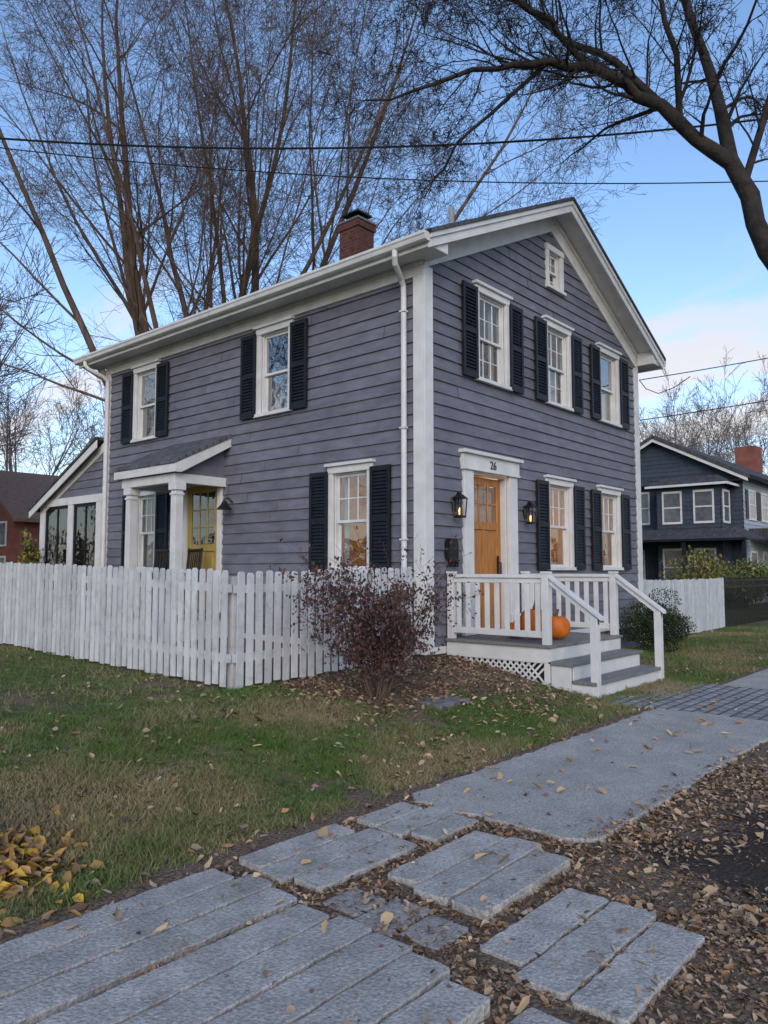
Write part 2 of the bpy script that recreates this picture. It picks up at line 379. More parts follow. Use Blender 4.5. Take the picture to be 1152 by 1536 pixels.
pt.box(-1.5,-1.2,4.2,5.8,.2,.5,2)
pt.obj('side_portico',[m_side,m_roofP,m_deck,m_white],house)
# lean-to sunroom
LY=10.85; sun=MB()
SZ=lambda y:4.2-(y-L)*.44
sun.prism(lambda u,o,z:(o,u,z),[(L+.06,4.14),(LY+.3,SZ(LY+.3)-.06),(LY+.3,SZ(LY+.3)),(L+.06,4.2)],-.22,W-1,1)
cb.prism(lambda u,o,z:(-o,u,z),[(L+.06,4.13),(LY+.28,SZ(LY+.28)-.07),(LY+.28,SZ(LY+.28)-.22),(L+.06,3.97)],.17,.20)
cb.prism(lambda u,o,z:(-o,u,z),[(L+.06,4.09),(LY,SZ(LY)-.1),(LY,SZ(LY)-.28),(L+.06,3.9)],.0,.04)
sw=MB()
siding(sw,FS,L+.1,LY,3.06,3.96,[],gable=(L+.1,3.98,.44))
siding(sw,FS,L+.1,LY,ZB,1.0,[])
siding(sw,lambda u,o,z:(u,LY+o,z),0,W-1,ZB,3.0,[])
sw.obj('sunroom_siding',[m_side],house,recalc=False)
cb.fbox(FS,L+.05,LY+.03,0,.06,2.90,3.06); cb.fbox(FS,L+.05,LY+.03,0,.06,1.0,1.08)
for y in (L+.06,(L+LY)/2-.1,LY-.17): cb.fbox(FS,y,y+.2,0,.055,.4,2.9)
for (a,b) in ((L+.26,(L+LY)/2-.1),((L+LY)/2+.1,LY-.17)):
    shut.fbox(FS,a,a+.06,-.03,.02,1.08,2.9);shut.fbox(FS,b-.06,b,-.03,.02,1.08,2.9);shut.fbox(FS,a+.06,b-.06,-.03,.02,1.08,1.14);shut.fbox(FS,a+.06,b-.06,-.03,.02,2.84,2.9)
    m_=(a+b)/2; shut.fbox(FS,m_-.02,m_+.02,-.02,.015,1.14,2.84)
    glassL.poly([FS(a+.06,0,1.14),FS(b-.06,0,1.14),FS(b-.06,0,2.84),FS(a+.06,0,2.84)])
sun.box(.3,W-1.2,L+.1,L+.12,.4,3.9,0); sun.box(.02,W-1.2,L+.1,LY-.1,.3,.4,0); sun.box(.02,W-1.2,LY-.1,LY-.08,.4,2.9,0)
sun.obj('sunroom_shell',[m_dark,m_roof],house)
# chimney
ch=MB()
cx,cy=3.5,4.5
for F in (lambda u,o,z:(u,cy-.27-o,z),lambda u,o,z:(u,cy+.27+o,z)):
    u0,u1=cx-.24,cx+.24
    ch.poly([F(u0,0,7.0),F(u1,0,7.0),F(u1,0,8.62),F(u0,0,8.62)],0)
    ch.poly([F(u0-.03,.03,8.62),F(u1+.03,.03,8.62),F(u1+.03,.03,8.76),F(u0-.03,.03,8.76)],0)
for s_ in (-1,1):
    x=cx+s_*.24; ch.poly([(x,cy-.27,7.0),(x,cy+.27,7.0),(x,cy+.27,8.62),(x,cy-.27,8.62)],1)
    x=cx+s_*.27; ch.poly([(x,cy-.30,8.62),(x,cy+.30,8.62),(x,cy+.30,8.76),(x,cy-.30,8.76)],1)
ch.box(cx-.29,cx+.29,cy-.32,cy+.32,8.76,8.80,2); ch.poly([(cx-.27,cy-.3,8.62),(cx+.27,cy-.3,8.62),(cx+.27,cy+.3,8.62),(cx-.27,cy+.3,8.62)],2)
ch.box(cx-.14,cx+.14,cy-.15,cy+.15,8.80,8.93,3); ch.box(cx-.22,cx+.22,cy-.24,cy+.24,8.95,8.985,3)
ch.obj('chimney',[m_brick,m_brick2,m_stone,m_black],house,recalc=False)
vp=MB(); vp.tube([(3.3,1.9,7.4),(3.3,1.9,8.25)],.055,12); vp.obj('vent_pipe',[m_gal],house)
# rooms
rm=MB()
rm.box(.2,W-.2,3.6,3.62,.5,3.3,0); rm.box(.06,.08,.1,.7,.5,3.3,0)
rm.box(.06,W-.06,.06,3.62,3.3,3.32,0); rm.box(.06,W-.06,.06,3.62,.5,.52,1); rm.box(W-.1,W-.08,.1,3.6,.5,3.3,0)
rm.box(.06,W-.06,3.63,L-.06,3.3,3.32,1)
rm.box(.3,W-.3,7.9,7.92,.5,3.3,1); rm.box(1.8,1.82,3.64,7.9,.5,3.3,1)
rm.box(.06,W-.06,2.5,2.52,3.34,5.9,1); rm.box(1.5,1.52,2.54,8,3.34,5.6,1)
rm.box(4.9,5.9,3.4,3.58,.6,2.5,1); rm.box(2.9,3.5,3.5,3.58,1.7,2.3,1)
rm.box(6.0,6.7,3.5,3.58,1.6,2.3,1); rm.box(4.0,4.6,3.5,3.58,1.9,2.4,1)
for k in range(5): rm.box(4.95,5.85,3.34,3.4,.9+.32*k,.93+.32*k,0)
rm.obj('interior_rooms',[m_room,m_dark],house)
lp=MB()
for (x,y,z) in ((4.0,1.0,1.72),(5.75,1.9,1.9)):
    lp.tube([(x,y,z),(x,y,z+.25)],[.17,.11],16)
lp.obj('table_lamp_shade',[m_lamp],house)
def pt_light(n,loc,e,col=(1,.52,.20),r=.05):
    l=bpy.data.lights.new(n,'POINT'); l.energy=e; l.color=col; l.shadow_soft_size=r
    o=bpy.data.objects.new(n,l); o.location=loc; COL.objects.link(o); o.parent=house
pt_light('room_lamp_light',(4.6,1.9,2.6),75,r=.15); pt_light('hall_lamp_light',(1.6,1.8,2.6),35,r=.15)
ln=MB(); lb=MB()
for (x,z) in ((.62,2.36),(2.52,2.36)):
    yo=-.13
    ln.box(x-.03,x+.03,-.05,-.02,z-.05,z+.15); ln.tube([(x,-.04,z+.1),(x,-.10,z+.22),(x,yo,z+.20)],.009,6)
    ln.hexa([(x-.085,yo-.085,z+.12),(x+.085,yo-.085,z+.12),(x+.085,yo+.085,z+.12),(x-.085,yo+.085,z+.12),(x-.015,yo-.015,z+.2),(x+.015,yo-.015,z+.2),(x+.015,yo+.015,z+.2),(x-.015,yo+.015,z+.2)])
    ln.box(x-.06,x+.06,yo-.06,yo+.06,z-.14,z-.11)
    for sx in(-1,1):
        for sy in (-1,1):
            ln.tube([(x+sx*.055,yo+sy*.055,z-.12),(x+sx*.07,yo+sy*.07,z+.12)],.012,4)
    lb.tube([(x,yo,z-.10),(x,yo,z-.04),(x,yo,z)],[.014,.022,.008],8)
ln.tube([FS(4.0,.02,2.62),FS(4.0,.14,2.7),FS(4.0,.2,2.66),FS(4.0,.2,2.6)],.012,6); ln.tube([FS(4.0,.2,2.64),FS(4.0,.2,2.58),FS(4.0,.2,2.50)],[.03,.06,.13],14)
ln.prism(FF,[(.42,1.62),(.58,1.62),(.60,1.68),(.60,1.86),(.57,1.93),(.43,1.93),(.40,1.86),(.40,1.68)],.03,.12)
ln.box(.43,.45,-.14,-.06,1.55,1.62); ln.box(.55,.57,-.14,-.06,1.55,1.62)
ln.obj('lanterns_and_mailbox',[m_black],house); lb.obj('lantern_bulbs',[m_bulb],house)
tx=bpy.data.curves.new('house_number','FONT'); tx.body='26'; tx.size=.17; tx.extrude=.004; tx.align_x='CENTER'; tx.materials.append(m_black)
to=bpy.data.objects.new('house_number',tx); to.location=(1.55,-.082,2.98); to.rotation_euler=(math.radians(90),0,0); COL.objects.link(to); to.parent=house
# front porch
dk=MB(); px0,px1,pd=.41,2.43,1.58
nb=14; bw=(px1-px0+.06)/nb
for k in range(nb): dk.box(px0-.03+k*bw,px0-.03+(k+1)*bw-.006,-pd-.03,-.05,.565,.60+R.uniform(-.001,.001))
for (z,y0,y1) in ((.407,-pd-.31,-pd-.0),(.213,-pd-.60,-pd-.29)):
    dk.box(px0-.02,px1+.02,y0,y1-.015,z-.04,z)
dk.obj('porch_deck_boards',[m_deck],house,bevel=.004)
pc=MB()
pc.box(px0,px0+.03,-pd+.03,-.05,.38,.562); pc.box(px0+.0,px1,-pd-.0,-pd+.03,.40,.5625); pc.box(px1-.03,px1,-pd+.03,-.05,.0,.562)
pc.box(px0+.042,px1-.042,-pd-.29,-pd-.27,.20,.366); pc.box(px0+.042,px1-.042,-pd-.57,-pd-.55,-.03,.172)
pc.box(px0+.02,px1-.02,-pd-.012,-pd-.002,.41,.56)
for x in (px0,px1-.04):
    pc.box(x+.002,x+.038,-pd-.27,-pd-.013,-.05,.366); pc.box(x+.002,x+.038,-pd-.55,-pd-.275,-.05,.172)
lx=px0+.012
pc.box(px0,px0+.03,-pd+.001,-pd+.08,.0,.378); pc.box(px0,px0+.03,-pd+.08,-.05,.08,.14)
k=-1.7
while k<0.1:
    for s_ in (-1,1):
        a0=(k,.10); a1=(k+s_*.28,.38)
        y0,z0=a0; y1,z1=a1
        if min(y0,y1)<-pd+.02 or max(y0,y1)>-.05: continue
        o=lx+ (0 if s_<0 else .008)
        w=.018
        pc.hexa([(o,y0-w,z0),(o+.006,y0-w,z0),(o+.006,y0+w,z0),(o,y0+w,z0),(o,y1-w,z1),(o+.006,y1-w,z1),(o+.006,y1+w,z1),(o,y1+w,z1)])
    k+=.085
dkk=MB(); dkk.box(px0+.06,px1-.05,-pd+.05,-.06,-.1,.55); dkk.obj('porch_shade_block',[m_dark],house)  # near-black block behind the lattice, stands in for shade under the deck
def rail_run(p0,p1,zt,zb):
    (xa,ya),(xb,yb)=p0,p1
    dx,dy=xb-xa,yb-ya; ln_=math.hypot(dx,dy); ux,uy=dx/ln_,dy/ln_; nx,ny=-uy,ux
    def bx(a,b,hw,z0,z1):
        q=[]
        for z in (z0,z1):
            for (s,t) in ((a,-hw),(b,-hw),(b,hw),(a,hw)): q.append((xa+ux*s+nx*t,ya+uy*s+ny*t,z))
        pc.hexa(q)
    bx(.047,ln_-.047,.046,zt-.045,zt); bx(.047,ln_-.047,.02,zt-.11,zt-.045); bx(.047,ln_-.047,.022,zb,zb+.08)
    n=int(ln_/.155)
    for i in range(n):
        s=.045+(ln_-.09)*(i+.5)/n; bx(s-.034,s+.034,.012,zb+.08,zt-.11)
PL=.46; PR=2.38; PY=-1.52
for (x,y) in ((PL,-.10),(PL,PY),(PR,-.10),(PR,PY)):
    pc.box(x-.045,x+.045,y-.045,y+.045,.60,1.46); pc.box(x-.055,x+.055,y-.055,y+.055,1.46,1.49)
rail_run((PL,-.10),(PL,PY),1.455,.68); rail_run((PR,-.10),(PR,PY),1.455,.68)
for x in (PL,PR):
    pc.box(x-.045,x+.045,-2.19,-2.10,-.02,.94)
    (y0,z0),(y1,z1)=(PY-.03,1.42),(-2.24,.92)
    pc.hexa([(x-.047,y1,z1),(x+.047,y1,z1),(x+.047,y0,z0),(x-.047,y0,z0),(x-.047,y1,z1+.045),(x+.047,y1,z1+.045),(x+.047,y0,z0+.045),(x-.047,y0,z0+.045)])
    pc.hexa([(x-.018,y1+.05,z1-.05),(x+.018,y1+.05,z1-.05),(x+.018,y0-.02,z0-.09),(x-.018,y0-.02,z0-.09),(x-.018,y1+.05,z1+.02),(x+.018,y1+.05,z1+.02),(x+.018,y0-.02,z0+.01),(x-.018,y0-.02,z0+.01)])
pc.obj('porch_frame_and_railing',[m_white],house,bevel=.004)
trim.obj('white_trim',[m_white],house,bevel=.004)
shut.obj('louvered_shutters',[m_shut],house)
glass.obj('window_panes_upper',[m_glass],house,recalc=False); glassL.obj('window_panes_lower',[m_glass2],house,recalc=False)
curt.obj('curtains',[m_curt],house,recalc=False)

# ------------------------------------------------------------------ ground
def sm(a,b,t):
    t=min(1,max(0,(t-a)/(b-a))); return t*t*(3-2*t)
def nz(x,y,s,o=0): return mnoise.noise(Vector((x*s+o,y*s-o,o*1.7)))
def g(x,y):
    ramp=sm(-2.7,-.1,y)*.29
    back=min(max(y,0),8)*.022 + .05*sm(-2.2,-.3,x)*sm(-1.5,-.2,y)
    fx=1-sm(2.6,6.5,x)
    flat=1-(1 if (-5.3<y<-2.85) else 0)
    return (ramp+back)*fx+ flat*(nz(x,y,.9)*.012+nz(x,y,3)*.006)*(1 if y<3 else .5)
def dirtf(x,y):
    n=nz(x,y,1.6,3)*.35+nz(x,y,5,8)*.2
    d=0
    if -2.9<x<4.3 and y>-1.9: d=max(d,sm(-1.70,-1.05,y+n)*sm(-2.75,-2.2,x+n*.6)*(1-sm(3.6,4.3,x)))
    d=max(d,(1-sm(-4.35,-4.1,y+n*.2))*(1-.5*sm(3,7,x)))
    if -5.2<y<-2.9 and x<-3.9: d=1
    d=max(d,sm(-3.02,-2.9,-abs(y+2.88)-2.85+n*.1))
    d=max(d,sm(.02,.32,n)*.85)
    d=max(d,.8*sm(-3.1,-2.75,-abs(y+2.85)-2.78+n*.35))
    return min(1,d)
def axis(lo,hi,st,far):
    a=list(np.arange(lo,hi+1e-6,st)); k=st; x=lo; L_=[]
    while x>-far: k*=1.35; x-=k; L_.append(x)
    a=L_[::-1]+a; k=st; x=hi
    while x<far: k*=1.35; x+=k; a.append(x)
    return a
xs=axis(-10,9,.1,1500); ys=axis(-8,6,.1,1500)
V=[];Fc=[];D=[]
for y in ys:
    for x in xs:
        V.append((x,y,g(x,y) if abs(x)<60 and abs(y)<60 else 0)); 
        d=dirtf(x,y) if abs(x)<60 and abs(y)<60 else .2
        sx,sy=(x+3.45),(y+4.95); soil=.85*(1-sm(.2,.9,math.hypot(sx*.75,sy*1.1)+nz(x,y,2)*.35))
        soil=max(soil,.9*(1-sm(.1,.55,math.hypot((x+.5)*.4,(y+1.75)*1.3)+nz(x,y,3)*.25)))
        D.append((d,soil,0,1))
nx=len(xs)
for j in range(len(ys)-1):
    for i in range(nx-1): Fc.append((j*nx+i,j*nx+i+1,(j+1)*nx+i+1,(j+1)*nx+i))
me=bpy.data.meshes.new('ground'); me.from_pydata(V,[],Fc)
a=me.attributes.new('mask','FLOAT_COLOR','POINT'); a.data.foreach_set('color',np.array(D,dtype=np.float32).ravel())
me.polygons.foreach_set('use_smooth',[True]*len(Fc))
mg=bpy.data.materials.new('ground_mat'); mg.use_nodes=True; nt=mg.node_tree; b=nt.nodes['Principled BSDF']; b.inputs['Roughness'].default_value=.95; b.inputs['Specular IOR Level'].default_value=.1
tc=nd(nt,'ShaderNodeTexCoord')
def NZ(sc,det=8):
    n=nd(nt,'ShaderNodeTexNoise'); n.inputs['Scale'].default_value=sc; n.inputs['Detail'].default_value=det; nt.links.new(tc.outputs['Object'],n.inputs['Vector']); return n.outputs['Fac']
def RAMP(inp,cols):
    r=nd(nt,'ShaderNodeValToRGB'); e=r.color_ramp.elements
    while len(e)<len(cols): e.new(.5)
    for k,(p,c) in enumerate(cols): e[k].position=p; e[k].color=(*c,1)
    nt.links.new(inp,r.inputs[0]); return r.outputs[0]
def MIX(f,a_,b_):
    m=nd(nt,'ShaderNodeMix',data_type='RGBA'); nt.links.new(f,m.inputs[0]); nt.links.new(a_,m.inputs[6]); nt.links.new(b_,m.inputs[7]); return m.outputs[2]
grass=RAMP(NZ(9),[(.3,(.055,.072,.024)),(.5,(.10,.108,.042)),(.7,(.19,.155,.09))])
dirt=RAMP(NZ(55),[(.3,(.065,.045,.032)),(.5,(.165,.118,.083)),(.7,(.29,.215,.155))])
soil=RAMP(NZ(60),[(.3,(.030,.024,.020)),(.7,(.080,.062,.050))])
at=nd(nt,'ShaderNodeAttribute',attribute_name='mask'); sp=nd(nt,'ShaderNodeSeparateColor'); nt.links.new(at.outputs['Color'],sp.inputs[0])
def sharpen(o):
    ad=nd(nt,'ShaderNodeMath',operation='ADD'); nt.links.new(o,ad.inputs[0])
    n=NZ(22); mr=nd(nt,'ShaderNodeMapRange'); mr.inputs[1].default_value=.3; mr.inputs[2].default_value=.7; mr.inputs[3].default_value=-.3; mr.inputs[4].default_value=.3; nt.links.new(n,mr.inputs[0]); nt.links.new(mr.outputs[0],ad.inputs[1])
    m2=nd(nt,'ShaderNodeMapRange'); m2.inputs[1].default_value=.35; m2.inputs[2].default_value=.65; nt.links.new(ad.outputs[0],m2.inputs[0]); return m2.outputs[0]
c=MIX(sharpen(sp.outputs[0]),grass,dirt); c=MIX(sharpen(sp.outputs[1]),c,soil); nt.links.new(c,b.inputs['Base Color'])
bp=nd(nt,'ShaderNodeBump'); bp.inputs['Strength'].default_value=.8; bp.inputs['Distance'].default_value=.03; nt.links.new(NZ(35),bp.inputs['Height']); nt.links.new(bp.outputs[0],b.inputs['Normal'])
me.materials.append(mg)
o=bpy.data.objects.new('ground',me); COL.objects.link(o)

def add_sheet(mb,x0,x1,y0,y1,z,jit,step,th=.06,t=1,tilt=(0,0),corner=0,shear=0):
    pts=[]
    c=corner
    cor=[(x0+c,y0),(x1-c,y0),(x1,y0+c),(x1,y1-c),(x1-c,y1),(x0+c,y1),(x0,y1-c),(x0,y0+c)] if c else [(x0,y0),(x1,y0),(x1,y1),(x0,y1)]
    for i in range(len(cor)):
        (ax,ay),(bx_,by_)=cor[i],cor[(i+1)%len(cor)]
        n=max(1,int(math.hypot(bx_-ax,by_-ay)/step))
        for k in range(n):
            q=k/n; pts.append((ax+(bx_-ax)*q+R.uniform(-jit,jit),ay+(by_-ay)*q+R.uniform(-jit,jit)))
    cx_,cy_=(x0+x1)/2,(y0+y1)/2
    mb.prism(lambda u,o,z_:(u+shear*(z_-cy_),z_,o+(u-cx_)*tilt[0]+(z_-cy_)*tilt[1]),pts,z-th,z,0,t)
sw_=MB()
add_sheet(sw_,-3.95,.35,-4.2,-2.88,.022,.02,.09,corner=.12)
x=2.58
while x<40: add_sheet(sw_,x,x+1.48,-4.2,-2.88,.022+R.uniform(-.003,.003),.006,.3); x+=1.5
sw_.obj('sidewalk',[m_conc],bevel=.008,seg=2)
pv=MB(); add_sheet(pv,.37,2.56,-4.25,-2.22,.018,.02,.15); pv.obj('paver_walk',[m_paver])
sl=MB()
slabs=[(-9.6,-7.50,-2.93,-3.53,3,.030,(.0,.0),0),(-7.47,-5.44,-2.94,-3.54,3,.032,(.004,.0),-.15),(-5.40,-4.56,-2.92,-3.52,3,.028,(.0,.015),-.12),(-4.52,-3.98,-2.94,-3.54,3,.024,(0,.0),-.1),
 (-8.3,-5.50,-3.585,-4.66,5,.042,(.006,-.010),.12),(-10.8,-8.34,-3.6,-4.7,5,.035,(0,0),0),
 (-5.08,-4.18,-3.62,-4.27,3,.038,(.015,-.02),.15),(-5.46,-5.12,-3.59,-4.26,3,.010,(0,0),0),(-5.40,-4.52,-4.36,-5.04,3,.020,(.0,-.01),.2),(-4.47,-4.02,-4.33,-4.9,3,-.012,(0,0),0),(-8.2,-5.45,-4.72,-5.3,2,.016,(0,0),0)]
for (x0,x1,ya,yb,n,z,tilt,shr) in slabs:
    w=(yb-ya)/n; cxm=(x0+x1)/2; cym=(ya+yb)/2; base=R.uniform(.92,1.06)
    for k in range(n):
        y1=ya+w*k-.0085; y0=ya+w*(k+1)+.0085
        e=.06 if k in (0,n-1) else .01
        zz=z+((y0+y1)/2-cym)*tilt[1]; sh=shr*((y0+y1)/2-cym)
        xa=x0+e+R.uniform(-.02,.02)+sh; xb=x1-e+R.uniform(-.02,.02)+sh
        add_sheet(sl,xa,xb,y0,y1,zz+R.uniform(-.002,.002),.005,.045,.07,base*R.uniform(.90,1.07),tilt,corner=.014)
sl.obj('old_slab_path',[m_slab],bevel=.007,seg=2)
st=MB(); add_sheet(st,-1.75,-1.25,-1.55,-1.2,g(-1.5,-1.4)+.03,.015,.1,.08); st.obj('stepping_stone',[m_stone],bevel=.01)

def onslab(x,y):
    for s in slabs:
        (x0,x1,ya,yb,n,zz,tl,shr)=s
        if yb<y<ya:
            xs_=x-shr*(y-(ya+yb)/2)
            if x0+.02<xs_<x1-.02:
                q=((ya-y)/((ya-yb)/n))%1
                if q<.04 or q>.96: return None
                return s
    return None
def surf(x,y):
    z=g(x,y)
    if -4.2<y<-2.88 and .35>x>-3.95: return .024
    if -4.2<y<-2.2 and x>.35: return .024
    s=onslab(x,y)
    if s: return s[5]+.005+(y-(s[2]+s[3])/2)*s[6][1]+(x-(s[0]+s[1])/2)*s[6][0]
    return z

# ------------------------------------------------------------------ leaves
def leaf_obj(name,P,S,C,mat,tilt=.35,curl=.15,parent=None,asp=1.0):
    N=len(P); P=np.asarray(P,dtype=np.float64); S=np.asarray(S)[:,None,None]
    sh=np.array([(-.5,0,0),(-.2,.32*asp,1),(.25,.24*asp,1),(.55,0,0),(.25,-.24*asp,1),(-.2,-.32*asp,1)])
    v=np.repeat(sh[None],N,0); v[:,:,2]*=(NR.uniform(-.3,1,N)*curl)[:,None]
    v[:,:,1]*=NR.uniform(.5,1.15,N)[:,None]
    v[:,:,:2]+=NR.normal(0,.05,(N,6,2))
    v*=S
    yaw=NR.uniform(0,2*np.pi,N); a=NR.normal(0,tilt,N); b_=NR.normal(0,tilt,N)
    def rot(v,ax,ang):
        c_,s_=np.cos(ang)[:,None],np.sin(ang)[:,None]; i,j=[(1,2),(2,0),(0,1)][ax]
        w=v.copy(); w[:,:,i]=v[:,:,i]*c_-v[:,:,j]*s_; w[:,:,j]=v[:,:,i]*s_+v[:,:,j]*c_; return w
    v=rot(v,0,a); v=rot(v,1,b_); v=rot(v,2,yaw)
    v+=P[:,None,:]
    me=bpy.data.meshes.new(name); me.vertices.add(N*6); me.vertices.foreach_set('co',v.astype(np.float32).ravel())
    me.loops.add(N*8); base=(np.arange(N)*6)[:,None]
    idx=(base+np.array([0,1,2,3,0,3,4,5])[None]).astype(np.int32); me.loops.foreach_set('vertex_index',idx.ravel())
    me.polygons.add(N*2); me.polygons.foreach_set('loop_start',(np.arange(N*2)*4).astype(np.int32)); me.polygons.foreach_set('loop_total',np.full(N*2,4,dtype=np.int32))
    me.update(calc_edges=True)
    at=me.attributes.new('Col','FLOAT_COLOR','POINT'); c_=np.ones((N,6,4),dtype=np.float32); c_[:,:,:3]=np.asarray(C)[:,None,:]; at.data.foreach_set('color',c_.ravel())
    me.materials.append(mat); ob=bpy.data.objects.new(name,me); COL.objects.link(ob)
    if parent: ob.parent=parent
    return ob
browns=np.array([(.26,.165,.105),(.33,.215,.14),(.18,.12,.085),(.42,.30,.20),(.12,.085,.06),(.34,.19,.09),(.48,.36,.24)])
P=[];S=[];C=[]
def addleaf(x,y,s=None,c=None,lift=.012):
    P.append((x,y,surf(x,y)+R.uniform(.003,lift))); S.append(s or R.uniform(.025,.065)); cc=browns[R.randrange(7)]*R.uniform(.7,1.15) if c is None else c; C.append(cc)
def wleaf(x,y):
    n=nz(x,y,1.1,5)
    if x>.37 and -4.2<y<-2.2: return .04
    if -4.2<y<-2.88 and x>-3.95: return .012+.25*(1-sm(.0,.18,y+4.2))+.1*(1-sm(0,.1,-2.88-y))
    s=onslab(x,y)
    if s:
        e=min(y-s[3],s[2]-y); return .018+(.3 if s[5]<.012 else 0)+.12*(1-sm(0,.05,e))
    if y<-4.2: return .75+n*.6 - .6*(1-sm(.25,.75,math.hypot((x+3.45)*.75,(y+4.95)*1.1)))
    if y<-2.9: return 1.0
    if -2.6<x<4.0 and y>-1.5: return .5*sm(-1.8,-1.0,y)+.12
    if y<-2.75: return .30
    return .17+max(0,n)*.45
def scatter(x0,x1,y0,y1,n,smin=.025,smax=.06,lift=.02):
    for _ in range(n):
        x=R.uniform(x0,x1); y=R.uniform(y0,y1)
        if -.05<x<W and y>0: continue
        if R.random()<wleaf(x,y): addleaf(x,y,smin+(smax-smin)*R.random()**1.6,lift=lift)
scatter(-6.3,-3.5,-5.6,-2.9,26000,.008,.045,.014)
scatter(-4.6,-1.5,-6.2,-4.15,9000,.02,.06)
scatter(-4,6,-8,-4.2,16000,.015,.055)
scatter(-4,4,-4.25,-2.8,3500,.02,.05)
scatter(-2.9,.6,-2.2,.1,6000,.03,.07,.04)
scatter(-9,4,-2.95,0,11000,.025,.075,.045)
scatter(4,14,-9,.3,6000,.03,.07,.03)
scatter(-10,-3,0,7,5000,.03,.07,.04)
for _ in range(220):
    x=R.uniform(-7,1); y=R.uniform(-5.2,-1); addleaf(x,y,R.uniform(.05,.09),np.array((.52,.36,.20))*R.uniform(.7,1.1),.03)
leaf_obj('fallen_leaves',P,S,C,m_leaf,tilt=.4,curl=.25)
P=[];S=[];C=[]
for _ in range(2600):
    a=R.uniform(0,6.28); r=abs(R.gauss(0,.26)); x=-6.50+math.cos(a)*r*1.2; y=-2.08+math.sin(a)*r
    h=.24*math.exp(-(r/.28)**2)
    P.append((x,y,surf(x,y)+h*R.uniform(.5,1)+.01)); S.append(R.uniform(.04,.10))
    C.append(np.array([(.60,.38,.06),(.44,.26,.09),(.32,.20,.11),(.20,.12,.07)][R.choices([0,1,2,3],[3,3,4,2])[0]])*R.uniform(.7,1.1))
for _ in range(26):
    a=R.uniform(0,6.28); r=R.uniform(0,.3); x=-6.42+math.cos(a)*r; y=-2.08+math.sin(a)*r
    P.append((x,y,surf(x,y)+.25*math.exp(-(r/.28)**2)+.02)); S.append(R.uniform(.11,.17)); C.append(np.array((.68,.42,.03))*R.uniform(.7,1))
leaf_obj('leaf_pile',P,S,C,m_leaf,tilt=.5,curl=.3)

def blades(name,regs):
    Vb=[];Cb=[]
    for (x0,x1,y0,y1,n,h0,h1) in regs:
        for _ in range(n):
            x=R.uniform(x0,x1); y=R.uniform(y0,y1)
            if -.05<x<W+.05 and y>-.05: continue
            if dirtf(x,y)>R.uniform(.25,.8) or y<-2.9: continue
            z=g(x,y)-.004; h=R.uniform(h0,h1)*(1+.9*nz(x,y,2.2,1)); a=R.uniform(0,6.28); w=R.uniform(.0025,.0045)*(1.6 if h1>.07 else 1)
            dx,dy=math.cos(a)*w,math.sin(a)*w; lx=R.gauss(0,.7)*h; ly=R.gauss(0,.7)*h
            Vb+=[(x-dx,y-dy,z),(x+dx,y+dy,z),(x+lx,y+ly,z+h)]
            n_=nz(x,y,.9,2)+.5*nz(x,y,3.1,6); t=min(1,max(0,.42+n_*1.3+R.uniform(-.28,.28)))
            c0=(.095+.22*t,.165+.085*t,.035+.10*t); k=R.uniform(.65,1.25)
            c_=(c0[0]*k,c0[1]*k,c0[2]*k,1); Cb+=[c_,c_,c_]
    N=len(Vb)//3; me=bpy.data.meshes.new(name); me.vertices.add(N*3); me.vertices.foreach_set('co',np.array(Vb,dtype=np.float32).ravel())
    me.loops.add(N*3); me.loops.foreach_set('vertex_index',np.arange(N*3,dtype=np.int32)); me.polygons.add(N)
    me.polygons.foreach_set('loop_start',(np.arange(N)*3).astype(np.int32)); me.polygons.foreach_set('loop_total',np.full(N,3,dtype=np.int32)); me.update(calc_edges=True)
    at=me.attributes.new('Col','FLOAT_COLOR','POINT'); at.data.foreach_set('color',np.array(Cb,dtype=np.float32).ravel())
    me.materials.append(m_blade); ob=bpy.data.objects.new(name,me); COL.objects.link(ob)
blades('grass',[(-7.6,-1,-2.92,-.9,135000,.015,.05),(-8,0,-1.2,.2,40000,.025,.055),(-1,3,-2.9,-1.6,25000,.02,.05),(-10,-3,0,6,30000,.03,.07),(3,14,-2.85,.2,40000,.03,.07)])

